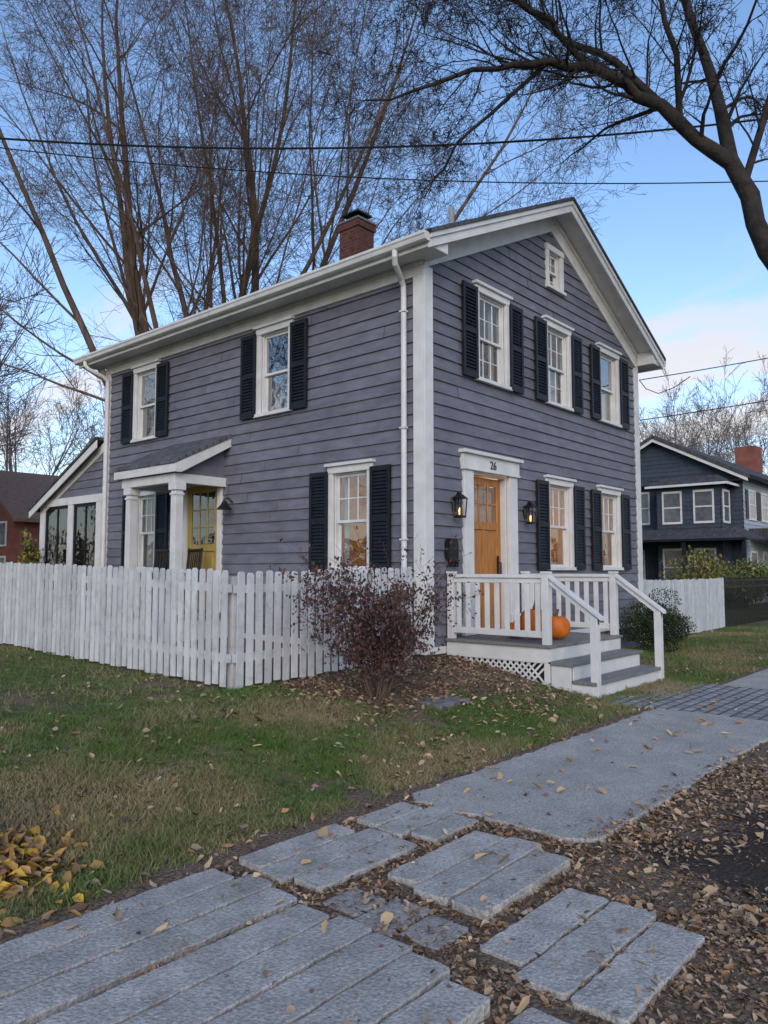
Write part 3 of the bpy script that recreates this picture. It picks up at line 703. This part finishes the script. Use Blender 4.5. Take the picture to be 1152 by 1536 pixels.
# ------------------------------------------------------------------ fences
def pickets(p0,p1,h,w=.085,sp=.125):
    mb=MB(); (xa,ya),(xb,yb)=p0,p1; Ln=math.hypot(xb-xa,yb-ya); ux,uy=(xb-xa)/Ln,(yb-ya)/Ln; nx,ny=uy,-ux
    n=int(Ln/sp)
    for i in range(n):
        s=(i+.5)*sp; x=xa+ux*s; y=ya+uy*s; z0=g(x,y)+R.uniform(.02,.05); z1=g(x,y)+h+R.uniform(-.014,.014)
        ln_=R.uniform(-.012,.012); t=R.uniform(.84,1.05)
        def F(u,o,z,x=x,y=y,ln_=ln_,z0=z0): 
            uu=u+ln_*(z-z0)
            return (x+ux*uu+nx*o,y+uy*uu+ny*o,z)
        mb.prism(F,[(-w/2,z0),(w/2,z0),(w/2,z1-.02),(w/2-.022,z1),(-w/2+.022,z1),(-w/2,z1-.02)],.02,.038,0,t)
    for fz in (.28,h-.22):
        k=0
        while k<Ln-.01:
            e=min(k+2.4,Ln); za=g(xa+ux*k,ya+uy*k)+fz; zb=g(xa+ux*e,ya+uy*e)+fz
            q=[]
            for dz in (0,.085):
                q+=[(xa+ux*k-nx*.02,ya+uy*k-ny*.02,za+dz),(xa+ux*e-nx*.02,ya+uy*e-ny*.02,zb+dz),(xa+ux*e+nx*.018,ya+uy*e+ny*.018,zb+dz),(xa+ux*k+nx*.018,ya+uy*k+ny*.018,za+dz)]
            mb.hexa(q,0,.9); k=e
    k=.06
    while k<=Ln+.01:
        x=xa+ux*k-nx*.07; y=ya+uy*k-ny*.07; z=g(x,y); mb.box(x-.045,x+.045,y-.045,y+.045,z-.1,z+h-.05,0,.9); k+=2.4
    return mb
m1=pickets((-3.03,16.03),(-3.03,.15),1.21)
m2=pickets((-3.0,.13),(-.06,.13),1.20)
off=len(m1.v); m1.v+=m2.v; m1.f+=[tuple(i+off for i in f) for f in m2.f]; m1.m+=m2.m; m1.t+=m2.t
m1.obj('picket_fence',[m_fence],recalc=True)
m3=pickets((W+.08,.26),(13,.26),1.3,w=.11,sp=.125)
m3.obj('picket_fence.001',[m_fence])
ir=MB()
for i in range(64):
    x=13.1+i*.12; ir.tube([(x,.26,0.02),(x,.26,1.32)],.012,4)
for z in (.15,1.05,1.22): ir.box(13.05,20.8,.245,.275,z,z+.035)
ir.obj('iron_fence',[m_black])

# ------------------------------------------------------------------ trees
def perp(d):
    a=R.uniform(0,6.283); x=d.orthogonal().normalized(); y=d.cross(x); return x*math.cos(a)+y*math.sin(a)
def branch(mb,p,d,r,ln_,lvl,cfg):
    n=cfg['seg'][lvl]; pts=[p.copy()]; rad=[r]; dirs=[d.copy()]
    q=p.copy(); dd=d.normalized()
    for k in range(n):
        w=cfg['wob'][lvl]
        dd=(dd+Vector((R.gauss(0,w),R.gauss(0,w),R.gauss(0,w)))+Vector((0,0,cfg['up'][lvl]))).normalized()
        q=q+dd*(ln_/n); pts.append(q.copy()); dirs.append(dd.copy())
        rad.append(max(cfg['rmin'],r*(1-(k+1)/n*cfg.get('tap',.85))))
    sides=8 if r>.07 else 6 if r>.03 else 4 if r>.013 else 3
    mb.tube(pts,rad,sides,cap=False)
    if lvl+1<len(cfg['n']): children(mb,pts,dirs,rad,ln_,lvl,cfg)
def children(mb,pts,dirs,rad,ln_,lvl,cfg):
    n=len(pts)-1; m=cfg['n'][lvl+1]; m=max(1,int(m*R.uniform(.8,1.25))); t0=cfg['t0'][lvl]
    for i in range(m):
        t=t0+(1-t0)*(i+R.random())/m; f=t*n; k=min(n-1,int(f)); fr=f-k
        p=pts[k].lerp(pts[k+1],fr); d=dirs[min(k+1,n)]; rr=rad[k]*(1-fr)+rad[k+1]*fr
        ang=math.radians(R.gauss(*cfg['ang'][lvl+1]))
        nd_=(d*math.cos(ang)+perp(d)*math.sin(ang)).normalized()
        l=ln_*cfg['len'][lvl+1]*R.uniform(.65,1.2)*(1.1-.55*t)
        branch(mb,p,nd_,max(cfg['rmin'],rr*cfg['rr'][lvl+1]),l,lvl+1,cfg)
cfgA=dict(n=[0,11,10,8,6],seg=[12,8,5,3,2],wob=[.055,.07,.09,.11,.13],up=[.035,.045,.035,.02,.0],ang=[(0,0),(32,9),(38,10),(42,11),(44,12)],len=[1,.52,.46,.48,.5],rr=[1,.45,.45,.5,.7],t0=[.16,.15,.12,.1],rmin=.0045,tap=.92)
def big_tree(name,x,y,dirs,H,cfg,mat,r0=.38,split=2.0):
    mb=MB(); z=g(x,y) if abs(x)<60 and abs(y)<60 else 0
    mb.tube([(x,y,z-.2),(x,y,z+.3),(x,y,z+split)],[r0*1.4,r0*1.05,r0*.9],12)
    for (a,s,rr,hh) in dirs:
        a=math.radians(a)
        d=Vector((math.cos(a)*s,math.sin(a)*s,1)).normalized()
        branch(mb,Vector((x+math.cos(a)*r0*.4,y+math.sin(a)*r0*.4,z+split-.3)),d,rr,H*hh,0,cfg)
    return mb.obj(name,[mat],smooth=True,recalc=False)
big_tree('bare_maple_tree',5.0,13.2,[(125,.55,.14,.95),(110,.30,.16,1),(150,.08,.20,1.05),(-40,.22,.15,1),(-60,.5,.12,.9),(40,.35,.11,.95),(215,.3,.11,.9)],18.5,cfgA,m_bark,r0=.32,split=3.2)
R.seed(21)
big_tree('bare_maple_tree.001',6.6,12.0,[(130,.28,.14,.95),(0,.05,.19,1),(-45,.28,.15,1),(-55,.65,.13,.95),(-30,.95,.10,.8),(200,.3,.10,.9),(60,.4,.1,.9)],18,cfgA,m_bark,r0=.29,split=3.4)
R.seed(33)
cr=Vector((.6547,-.7559,0)); cf=Vector((.7559,.6547,0)); CAM=Vector((-7.907,-6.145,0))
def tp(u,z,w=11): q=CAM+cr*u+cf*w; return Vector((q.x,q.y,z))
mb=MB()
cfgB=dict(n=[0,0,7,6,4],seg=[9,9,7,5,3],wob=[.05,.12,.15,.17,.2],up=[0,.0,.0,.0,.0],ang=[(0,0),(45,10),(46,14),(48,14),(45,14)],len=[1,.6,.52,.5,.5],rr=[1,.6,.5,.5,.6],t0=[.1,.15,.12,.1],rmin=.0037,tap=.88)
limbs=[
 ([tp(7.3,-.2),tp(7.25,.4),tp(7.15,1.5),tp(6.8,3.5),tp(6.3,5.1),tp(5.71,6.25),tp(5.47,7.1),tp(5.19,7.65)],[.36,.29,.25,.21,.18,.155,.14,.125],0,.7),
 ([tp(5.19,7.62),tp(4.65,7.91,10.9),tp(4.11,8.38,10.8),tp(3.57,8.64,10.7),tp(2.97,8.85,10.6),tp(2.4,8.86,10.5),tp(1.86,8.8,10.5),tp(1.25,8.59,10.3),tp(.44,8.22,10.2),tp(-.3,8.0,10.1)],[.12,.105,.092,.082,.072,.06,.046,.034,.022,.010],28,3.6),
 ([tp(5.22,7.55),tp(5.12,8.5,11.1),tp(4.93,9.5,11.2),tp(4.7,10.6,11.3),tp(4.6,12,11.4),tp(4.2,13.5,11.3)],[.11,.09,.075,.06,.045,.02],17,3.3),
 ([tp(4.11,8.38,10.8),tp(3.7,8.9,10.9),tp(3.28,9.33,11),tp(2.48,9.97,11.2),tp(1.7,10.5,11.3),tp(.8,10.9,11.4)],[.065,.058,.05,.04,.028,.012],20,3.1),
 ([tp(2.97,8.85,10.6),tp(2.5,9.2,10.4),tp(2.07,9.39,10.2),tp(1.26,9.66,10),tp(.3,9.5,9.8),tp(-.5,9.3,9.7)],[.052,.047,.040,.032,.02,.010],20,3.0),
 ([tp(5.4,7.3),tp(5.6,8.1,10.8),tp(5.9,9.0,10.6),tp(6.1,10.4,10.4)],[.06,.05,.04,.02],11,2.7),
 ([tp(4.4,8.15,10.85),tp(4.2,8.9,10.4),tp(3.9,9.8,10.2),tp(3.4,10.8,10)],[.05,.042,.032,.015],12,2.7),
 ([tp(6.0,5.7),tp(6.6,6.6,10.8),tp(7.3,8,10.6),tp(7.6,9.6,10.5)],[.08,.07,.05,.03],9,2.4),
 ([tp(2.4,8.86,10.5),tp(1.9,8.5,10.7),tp(1.3,8.05,10.9),tp(.9,7.5,11),tp(.6,7.1,11.1)],[.035,.03,.024,.016,.008],10,2.0),
]
for (pts,rad,nb_,ll) in limbs:
    P2=[pts[0]];R2=[rad[0]]
    for k in range(len(pts)-1):
        for t in (.5,1):
            j=.05 if t==.5 and k>0 else 0
            P2.append(pts[k].lerp(pts[k+1],t)+Vector((R.gauss(0,j),R.gauss(0,j),R.gauss(0,j)))); R2.append((rad[k]*(1-t)+rad[k+1]*t)*R.uniform(.93,1.07))
    mb.tube(P2,R2,9,cap=False)
    dirs=[(P2[min(i+1,len(P2)-1)]-P2[max(0,i-1)]).normalized() for i in range(len(P2))]
    n=len(P2)-1
    for i in range(nb_):
        t=.08+.92*(i+R.random())/nb_; k=min(n-1,int(t*n)); p=P2[k].lerp(P2[k+1],t*n-k); d=dirs[k]
        ang=math.radians(R.gauss(48,12)); q=perp(d); q=(q+Vector((0,0,.12))).normalized()
        dd=(d*math.cos(ang)+q*math.sin(ang)).normalized()
        branch(mb,p,dd,max(.007,R2[k]*.33),ll*R.uniform(.4,1)*(1.1-.5*t)*.8,1,cfgB)
mb.obj('leaning_street_tree',[m_barkR],smooth=True,recalc=False)
R.seed(44)
cfgC=dict(n=[0,8,8,7],seg=[7,5,4,2],wob=[.05,.07,.09,.12],up=[.02,.05,.04,.02],ang=[(0,0),(34,8),(38,10),(40,12)],len=[1,.6,.5,.5],rr=[1,.45,.5,.6],t0=[.2,.15,.1],rmin=.011,tap=.9)
dt=big_tree('distant_tree_mesh',0,0,[(20,.5,.12,1),(100,.4,.12,1),(190,.6,.11,.9),(260,.35,.12,1),(320,.55,.11,.95),(0,.05,.14,1)],11,cfgC,m_barkfar,r0=.25,split=1.6)
DT=empty('distant_trees'); dme=dt.data; bpy.data.objects.remove(dt)
spots=[(-1.5,27,1.0),(1.5,30,1.15),(4,38,1.3),(-9,34,1.3),(38,18,.9),(46,14,1.0),(52,8,1.0),(60,18,1.2),(34,30,1.1),(75,20,1.3),(20,60,1.4),(-14,52,1.3),(-30,60,1.4),(85,2,1.2),(70,-12,1.2),(-40,30,1.2),(-35,5,1.3),(-30,-25,1.3),(10,-40,1.3),(40,-30,1.2),(30,55,1.4),(0,70,1.4),(5,52,1.2),(-14,20,1.2),(-18,9,1.2)]
for i,(x,y,s) in enumerate(spots):
    o=bpy.data.objects.new('tree_part_%d'%i,dme); COL.objects.link(o); o.location=(x,y,0); o.rotation_euler=(0,0,R.uniform(0,6.28)); o.scale=(s,s,s*R.uniform(.9,1.1)); o.parent=DT

# ------------------------------------------------------------------ shrubs
def cloud(name,c,rad,n,size,cols,lumps=9,shell=.55,parent=None,asp=1):
    P=[];S=[];C=[]; L_=[]
    for _ in range(lumps):
        d=Vector((R.gauss(0,1),R.gauss(0,1),R.gauss(0,1))).normalized()*R.uniform(.3,.75)
        L_.append((d,R.uniform(.35,.6)))
    for _ in range(n):
        d,r=L_[R.randrange(lumps)]
        e=Vector((R.gauss(0,1),R.gauss(0,1),R.gauss(0,1))).normalized()*r*R.uniform(shell,1)
        q=d+e
        z=c[2]+q.z*rad[2]
        if z<c[2]-rad[2]: z=c[2]-rad[2]+R.random()*.1
        P.append((c[0]+q.x*rad[0],c[1]+q.y*rad[1],z)); S.append(R.uniform(*size))
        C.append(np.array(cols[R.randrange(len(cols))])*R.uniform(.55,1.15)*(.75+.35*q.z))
    return leaf_obj(name,P,S,np.clip(C,0.002,1),m_fol,tilt=1.2,curl=.2,asp=asp,parent=parent)
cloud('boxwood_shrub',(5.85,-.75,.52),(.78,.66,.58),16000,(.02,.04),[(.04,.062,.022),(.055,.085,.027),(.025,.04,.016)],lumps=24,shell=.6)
R.seed(5)
bush=empty('purple_leaf_shrub'); bm_=MB(); P=[];S=[];C=[]
bx,by=-2.05,-1.0; bz=g(bx,by)
def twig(p,d,r,l,lv):
    n=6; q=p.copy(); pts=[q.copy()]; rad=[r]
    for k in range(n):
        d=(d+Vector((R.gauss(0,.13),R.gauss(0,.13),R.gauss(0,.08)+.02))).normalized(); q=q+d*l/n; pts.append(q.copy()); rad.append(max(.0018,r*(1-.8*(k+1)/n)))
        if lv<2 and k>0:
            for _ in range(2 if lv==0 else 1):
                a=math.radians(R.gauss(42,12)); twig(q,(d*math.cos(a)+perp(d)*math.sin(a)).normalized(),rad[-1]*.6,l*R.uniform(.3,.5),lv+1)
        if lv>=1 or k>2:
            hfac=(q.z-bz)/1.5
            for _ in range(2):
                if R.random()<(.70-.55*max(0,hfac-.6)*2):
                    P.append((q.x+R.gauss(0,.03),q.y+R.gauss(0,.03),q.z+R.gauss(0,.03))); S.append(R.uniform(.026,.052))
                    C.append(np.array([(.075,.030,.035),(.11,.042,.042),(.045,.03,.03),(.09,.06,.04)][R.randrange(4)])*R.uniform(.7,1.4))
    bm_.tube(pts,rad,5 if r>.008 else 3,cap=False)
for k in range(17):
    a=2*math.pi*k/17+R.uniform(-.2,.2); s=R.uniform(.08,.60)
    twig(Vector((bx+math.cos(a)*.06,by+math.sin(a)*.06,bz-.03)),Vector((math.cos(a)*s,math.sin(a)*s,1)).normalized(),R.uniform(.008,.015),R.uniform(.8,1.22),0)
bm_.obj('stems',[m_bark],bush,recalc=False); leaf_obj('leaves',P,S,C,m_fol,tilt=1.2,parent=bush)
gr=[(.07,.11,.03),(.11,.14,.035),(.20,.19,.04)]; ye=[(.30,.24,.05),(.16,.17,.045),(.10,.13,.035),(.24,.19,.05)]
og=[(.36,.18,.06),(.27,.14,.07),(.42,.25,.08)]
cloud('yellow_shrub',(16,4.5,1.1),(1.5,1.2,1.0),1500,(.07,.14),ye,lumps=14,shell=.2)
cloud('yellow_shrub.001',(19.5,3.2,1.2),(1.9,1.4,1.2),2200,(.07,.15),ye,lumps=18,shell=.2)
cloud('yellow_shrub.002',(13.2,3.6,1.0),(1.0,.9,.9),900,(.06,.12),ye,lumps=12,shell=.2)
cloud('green_hedge',(24,3,1.0),(3.4,1.2,1.0),6000,(.08,.16),gr,lumps=24,shell=.3)
cloud('green_hedge.001',(17.5,2.6,.5),(3.2,.7,.5),2500,(.06,.12),gr,lumps=24,shell=.3)
cloud('autumn_shrub',(1.5,22,1.2),(2.5,2,1.3),5000,(.08,.16),ye+gr,lumps=18,shell=.2)
cloud('autumn_shrub.001',(-3.5,24,1.0),(2.5,2,1.2),4500,(.08,.16),gr+og,lumps=18,shell=.2)
cloud('autumn_tree_foliage',(4.5,44,5.0),(5,4,3.0),7000,(.18,.35),og,lumps=22,shell=.3)
cloud('climbing_plant',(-.5,10.4,1.7),(.25,.5,.9),500,(.06,.12),ye,lumps=8,shell=.2)
R.seed(9)
P=[];S=[];C=[]
for k in range(16000):
    a=R.uniform(0,6.283); r=R.uniform(88,115); x,y=r*math.cos(a),r*math.sin(a)
    h=5.5+2.8*mnoise.noise(Vector((a*6,0,0)))+1.5*mnoise.noise(Vector((a*22,3,0)))
    P.append((x,y,R.random()**.8*h)); S.append(R.uniform(.7,1.5)); C.append(np.array([(.12,.10,.085),(.17,.12,.085),(.10,.105,.065),(.2,.13,.07)][R.randrange(4)])*R.uniform(.7,1.2))
leaf_obj('distant_woods',P,S,C,m_fol,tilt=1.3)

# ------------------------------------------------------------------ neighbour blue house
nb=empty('blue_neighbour_house')
X0,Y0,Y1,X1=28.3,3.96,11.64,44.0
b1=MB(); NS=lambda u,o,z:(X0-o,u,z); NF=lambda u,o,z:(u,Y0-o,z)
siding(b1,NS,Y0,Y1,0,7.75,[],gable=(7.8,7.78,.52),ex=.2,mat=0)
siding(b1,NF,X0,X1,0,5.75,[],ex=.2,mat=1)
siding(b1,lambda u,o,z:(26.9-o,u,z),4.5,7.3,0,5.3,[],ex=.2)
siding(b1,lambda u,o,z:(u,4.5-o,z),26.9,28.3,0,5.3,[],ex=.2)
b1.box(X0+.05,X1,Y0+.05,Y1,0,5.7,0); b1.box(26.95,28.3,4.55,7.25,0,5.3,0)
b1.obj('walls',[m_blue,m_pale],nb,recalc=False)
b2=MB()
for s_ in (-1,1):
    h=4.3
    b2.prism(lambda u,o,z:(o,u,z),[(7.8,7.98),(7.8+s_*h,7.98-.52*h),(7.8+s_*h,7.80-.52*h),(7.8,7.8)],X0-.5,X1+.5,0)
b2.hexa([(26.5,4.1,5.35),(28.3,4.1,5.35),(28.3,7.7,5.35),(26.5,7.7,5.35),(27.2,4.7,5.75),(28.3,4.7,5.75),(28.3,7.1,5.75),(27.2,7.1,5.75)],0)
b2.hexa([(25.2,3.0,2.85),(28.3,3.0,2.85),(28.3,11,2.85),(25.2,11,2.85),(26.5,3.9,3.35),(28.3,3.9,3.35),(28.3,11,3.35),(26.5,11,3.35)],0)
b2.hexa([(29,1.9,2.9),(44,1.9,2.9),(44,3.95,2.9),(29,3.95,2.9),(29,3.2,3.4),(44,3.2,3.4),(44,3.95,3.4),(29,3.95,3.4)],0)
b2.box(42.2,43.6,7.0,8.2,7,9.2,2)
b2.box(X0-.06,X0,5.9,6.0,0,5.6,1); b2.prism(lambda u,o,z:(X0-.0-o,u,z),[(7.8,7.795),(12,5.6),(12,5.45),(7.8,7.65),(3.6,5.45),(3.6,5.6)],.42,.47,1)
b2.box(X0-.45,X0-.06,Y0-.3,Y1+.3,5.5,5.58,3)
b2.box(26.48,26.56,4.1,7.7,5.26,5.36,1); b2.box(26.56,28.3,4.08,4.12,5.26,5.36,1)
b2.box(25.2,25.25,3.05,11,2.76,2.86,3); b2.box(25.2,28.3,3,3.05,2.76,2.86,3); b2.box(29,44,1.9,1.95,2.7,2.9,1)
for y in (3.15,5.6,8.2,10.8): b2.box(25.3,25.45,y-.07,y+.07,0,2.7,3)
for x in (29.1,32,35,38,41): b2.box(x,x+.16,2.0,2.16,0,2.7,1)
b2.obj('roof_and_trim',[m_roof,m_white,m_brickfar,m_shut],nb)
b3=MB(); b4=MB()
def nwin(F,uc,z0,z1,w=.9):
    b3.fbox(F,uc-w/2-.07,uc-w/2,0,.07,z0-.1,z1+.1); b3.fbox(F,uc+w/2,uc+w/2+.07,0,.07,z0-.1,z1+.1); b3.fbox(F,uc-w/2,uc+w/2,0,.07,z1,z1+.10); b3.fbox(F,uc-w/2,uc+w/2,0,.07,z0-.1,z0)
    b3.fbox(F,uc-w/2,uc+w/2,.05,.065,(z0+z1)/2-.03,(z0+z1)/2+.03)
    b4.poly([F(uc-w/2,.045,z0),F(uc+w/2,.045,z0),F(uc+w/2,.045,z1),F(uc-w/2,.045,z1)])
NB=lambda u,o,z:(26.9-o,u,z); NC=lambda u,o,z:(u,4.5-o,z)
nwin(NB,5.2,3.7,5.0,.75); nwin(NB,6.6,3.7,5.0,.75); nwin(NC,27.6,3.7,5.0,.75); nwin(NS,8.6,3.8,5.2,.7); nwin(NS,10.2,3.8,5.2,.8)
nwin(NB,5.2,.9,2.4,.8); nwin(NB,6.6,.9,2.4,.8); nwin(NS,9,.9,2.4,.9)
for x in (29.6,31.6,34,37,40): nwin(NF,x,3.9,5.1,.9); nwin(NF,x,.9,2.3,.9)
for x in (29.6,31.6,34,37,40):
    b3.fbox(NF,x-1.0,x-.6,0.03,.06,3.85,5.15,1); b3.fbox(NF,x+.6,x+1.0,0.03,.06,3.85,5.15,1)
b3.obj('window_frames',[m_white,m_shut],nb)
m_ng=M('neighbour_glass',(.10,.11,.13),rough=.08,var=.2,spec=.8); b4.obj('window_glass',[m_ng],nb,recalc=False)
bh=empty('brick_house'); c1=MB(); ox,oy=11,38
c1.box(ox,ox+9,oy,oy+9,0,4.6,0); c1.prism(lambda u,o,z:(o,u,z),[(oy,4.6),(oy+9,4.6),(oy+4.5,7.4)],ox,ox+9,0)
for s_ in (-1,1): c1.prism(lambda u,o,z:(o,u,z),[(oy+4.5,7.7),(oy+4.5+s_*5.2,4.45),(oy+4.5+s_*5.2,4.25),(oy+4.5,7.45)],ox-.4,ox+9.4,1)
for y in (oy+1.5,oy+4.5,oy+7.5):
    for z in (1,3):
        c1.box(ox-.05,ox,y-.55,y+.55,z-.1,z+1.35,2); c1.box(ox-.07,ox-.05,y-.42,y+.42,z,z+1.25,3)
for x in (ox+2,ox+4.5,ox+7):
    for z in (1,3): c1.box(x-.55,x+.55,oy-.05,oy,z-.1,z+1.35,2); c1.box(x-.42,x+.42,oy-.07,oy-.05,z,z+1.25,3)
c1.obj('walls_roof_windows',[m_brickfar,M('brown_roof',(.16,.10,.07),var=.2),m_white,m_ng],bh)

# ------------------------------------------------------------------ pumpkins
def pumpkin(name,x,y,z,r,h):
    e=empty(name); mb=MB(); nu,nv=48,16
    for j in range(nv+1):
        ph=math.pi*j/nv
        for i in range(nu):
            th=2*math.pi*i/nu; rb=1-.10*(abs(math.cos(th*5))**6)
            rr=r*math.sin(ph)**.8*rb if 0<j<nv else 0.0005
            zz=h/2*(math.cos(ph)) - (.05*h if j==0 else 0)-.12*h*math.exp(-(rr/(.35*r))**2)*(1 if ph<1.5 else -1)
            mb.v.append((x+rr*math.cos(th),y+rr*math.sin(th),z+h/2+zz))
    for j in range(nv):
        for i in range(nu):
            i2=(i+1)%nu; mb.f.append((j*nu+i,(j+1)*nu+i,(j+1)*nu+i2,j*nu+i2)); mb.m.append(0); mb.t.append(1)
    mb.obj('flesh',[m_pump],e,smooth=True)
    s=MB(); s.tube([(x,y,z+h*.82),(x,y,z+h*.98),(x+.03,y,z+h*1.12),(x+.06,y+.01,z+h*1.18)],[.035,.022,.018,.022],7); s.obj('stem',[m_stem],e)
pumpkin('pumpkin',.98,-1.05,.6,.2,.42)
pumpkin('pumpkin.001',1.22,-1.24,.6,.18,.32)
pumpkin('pumpkin.002',1.0,-.75,.6,.15,.22)
def chair(name,x,y,z,rz):
    e=empty(name); mb=MB()
    def T(px_,py_,pz): c_,s_=math.cos(rz),math.sin(rz); return (x+px_*c_-py_*s_,y+px_*s_+py_*c_,z+pz)
    def bar(a,b_,r=.016): mb.tube([T(*a),T(*b_)],r,6)
    for sx in (-.24,.24):
        mb.tube([T(-.38,sx,.07),T(-.15,sx,.015),T(.1,sx,.01),T(.35,sx,.06)],.018,6)
        bar((-.2,sx,.03),(-.2,sx,.62)); bar((.2,sx,.03),(.3,sx,1.08),.018); bar((-.24,sx,.62),(.26,sx,.64),.02)
    for k in range(8): mb.hexa([T(-.22+.055*k,-.24,.40),T(-.18+.055*k,-.24,.40),T(-.18+.055*k,.24,.40),T(-.22+.055*k,.24,.40),T(-.22+.055*k,-.24,.42),T(-.18+.055*k,-.24,.42),T(-.18+.055*k,.24,.42),T(-.22+.055*k,.24,.42)])
    for k in range(6): bar((.22,-.18+.072*k,.42),(.295,-.18+.072*k,1.02),.012)
    bar((.3,-.25,1.04),(.3,.25,1.04),.03)
    mb.obj('frame',[M('chair_paint',(.03,.025,.02))],e)
chair('rocking_chair',-.55,4.75,.8,math.radians(-10)); chair('rocking_chair.001',-.6,5.45,.8,math.radians(10))

# ------------------------------------------------------------------ wires
def wire(name,f,u0,u1,w,r=.013,n=50):
    mb=MB(); mb.tube([tp(u0+(u1-u0)*k/n,f(u0+(u1-u0)*k/n),w) for k in range(n+1)],r,5); mb.obj(name,[m_wire])
wire('power_line',lambda u:9.0+.027*u+.0074*u*u,-22,22,13,.02)
wire('power_line.001',lambda u:8.42-.045*u+.0056*u*u,-22,22,13,.011)
for i,(u) in enumerate((-22,22)):
    p=MB(); q=tp(u,0,13); p.tube([(q.x,q.y,-.3),(q.x,q.y,14)],[.17,.12],10); p.tube([tp(u-.9,12.9,13),tp(u+.9,12.9,13)],.06,6); p.obj('utility_pole' if i==0 else 'utility_pole.001',[m_pole])
e=tp(22,0,13)
for i,(z0,z1) in enumerate(((5.38,9.2),(4.55,8.2))):
    mb=MB(); pts=[]
    for k in range(31):
        t=k/30; pts.append((W+.06+(e.x-W-.06)*t,-.06+(e.y+.06)*t,z0+(z1-z0)*t-.8*4*t*(1-t)*.5))
    mb.tube(pts,.010,5)
    if i==0: mb.tube([(W+.06,-.06,5.38),(W+.15,-.16,5.2),(W+.3,-.35,5.1),(W+.5,-.6,5.22),(W+.6,-.9,5.42)],.009,5)
    mb.obj('service_wire' if i==0 else 'service_wire.001',[m_wire])

# ------------------------------------------------------------------ sky, light, camera
w=bpy.data.worlds.new('World'); scene.world=w; w.use_nodes=True; nt=w.node_tree; nt.nodes.clear()
out=nd(nt,'ShaderNodeOutputWorld'); sky=nd(nt,'ShaderNodeTexSky',sky_type='NISHITA'); sky.sun_disc=False
SE,SR=24,230
sky.sun_elevation=math.radians(SE); sky.sun_rotation=math.radians(SR); sky.air_density=1.0; sky.dust_density=.5; sky.ozone_density=2.2
tn=nd(nt,'ShaderNodeMix',data_type='RGBA',blend_type='MULTIPLY'); tn.inputs[0].default_value=1; tn.inputs[7].default_value=(.94,.99,1.05,1)
nt.links.new(sky.outputs[0],tn.inputs[6])
bg=nd(nt,'ShaderNodeBackground'); bg.inputs[1].default_value=.255; nt.links.new(tn.outputs[2],bg.inputs[0])
bc=nd(nt,'ShaderNodeBackground'); bc.inputs[0].default_value=(.90,.83,.80,1); bc.inputs[1].default_value=1.0
tc=nd(nt,'ShaderNodeTexCoord'); sx=nd(nt,'ShaderNodeSeparateXYZ'); nt.links.new(tc.outputs['Generated'],sx.inputs[0])
def mt(op,a_,b_=None):
    m=nd(nt,'ShaderNodeMath',operation=op)
    for i,v in enumerate((a_,b_)):
        if v is None: continue
        if isinstance(v,(int,float)): m.inputs[i].default_value=v
        else: nt.links.new(v,m.inputs[i])
    return m.outputs[0]
def mrange(v,a_,b_,c_=0,d_=1):
    m=nd(nt,'ShaderNodeMapRange',interpolation_type='SMOOTHSTEP'); nt.links.new(v,m.inputs[0]); 
    for i,q in zip((1,2,3,4),(a_,b_,c_,d_)): m.inputs[i].default_value=q
    return m.outputs[0]
den=mt('ADD',mt('MAXIMUM',sx.outputs[2],0),.16)
cx_=nd(nt,'ShaderNodeCombineXYZ'); nt.links.new(mt('DIVIDE',sx.outputs[0],den),cx_.inputs[0]); nt.links.new(mt('DIVIDE',sx.outputs[1],den),cx_.inputs[1])
mp=nd(nt,'ShaderNodeMapping'); mp.inputs['Rotation'].default_value=(0,0,math.radians(35)); mp.inputs['Scale'].default_value=(2.6,.85,1); mp.inputs['Location'].default_value=(2.3,.7,0); nt.links.new(cx_.outputs[0],mp.inputs[0])
cn=nd(nt,'ShaderNodeTexNoise'); cn.inputs['Scale'].default_value=1.0; cn.inputs['Detail'].default_value=8; cn.inputs['Roughness'].default_value=.58; cn.inputs['Distortion'].default_value=.5; nt.links.new(mp.outputs[0],cn.inputs['Vector'])
cf_=mt('ADD',cn.outputs['Fac'],mt('MULTIPLY',mrange(sx.outputs[0],.78,.93),.11))
cm=mrange(cf_,.45,.66)
cm=mt('MULTIPLY',cm,mrange(sx.outputs[2],.24,.42,1,0)); cm=mt('MULTIPLY',cm,.85)
haze=mt('MULTIPLY',mrange(sx.outputs[2],-.02,.42,1,0),.35)
cm=mt('MAXIMUM',cm,haze)
ms=nd(nt,'ShaderNodeMixShader'); nt.links.new(cm,ms.inputs[0]); nt.links.new(bg.outputs[0],ms.inputs[1]); nt.links.new(bc.outputs[0],ms.inputs[2]); nt.links.new(ms.outputs[0],out.inputs[0])
sl_=bpy.data.lights.new('sun','SUN'); sl_.energy=1.7; sl_.angle=math.radians(40); sl_.color=(1,.83,.66)
so=bpy.data.objects.new('sun',sl_); COL.objects.link(so)
sd_=Vector((math.sin(math.radians(SR))*math.cos(math.radians(SE)),math.cos(math.radians(SR))*math.cos(math.radians(SE)),math.sin(math.radians(SE))))
so.rotation_euler=sd_.to_track_quat('Z','Y').to_euler()
cam=bpy.data.cameras.new('camera'); co=bpy.data.objects.new('camera',cam); COL.objects.link(co); scene.camera=co
cam.sensor_fit='VERTICAL'; cam.sensor_height=36; cam.lens=26.79; cam.clip_end=4000; cam.clip_start=.05
co.location=(-7.907,-6.145,1.5); co.rotation_euler=(math.radians(94.4),0,math.radians(-49.1))
scene.view_settings.view_transform='Standard'; scene.view_settings.look='None'; scene.view_settings.exposure=0
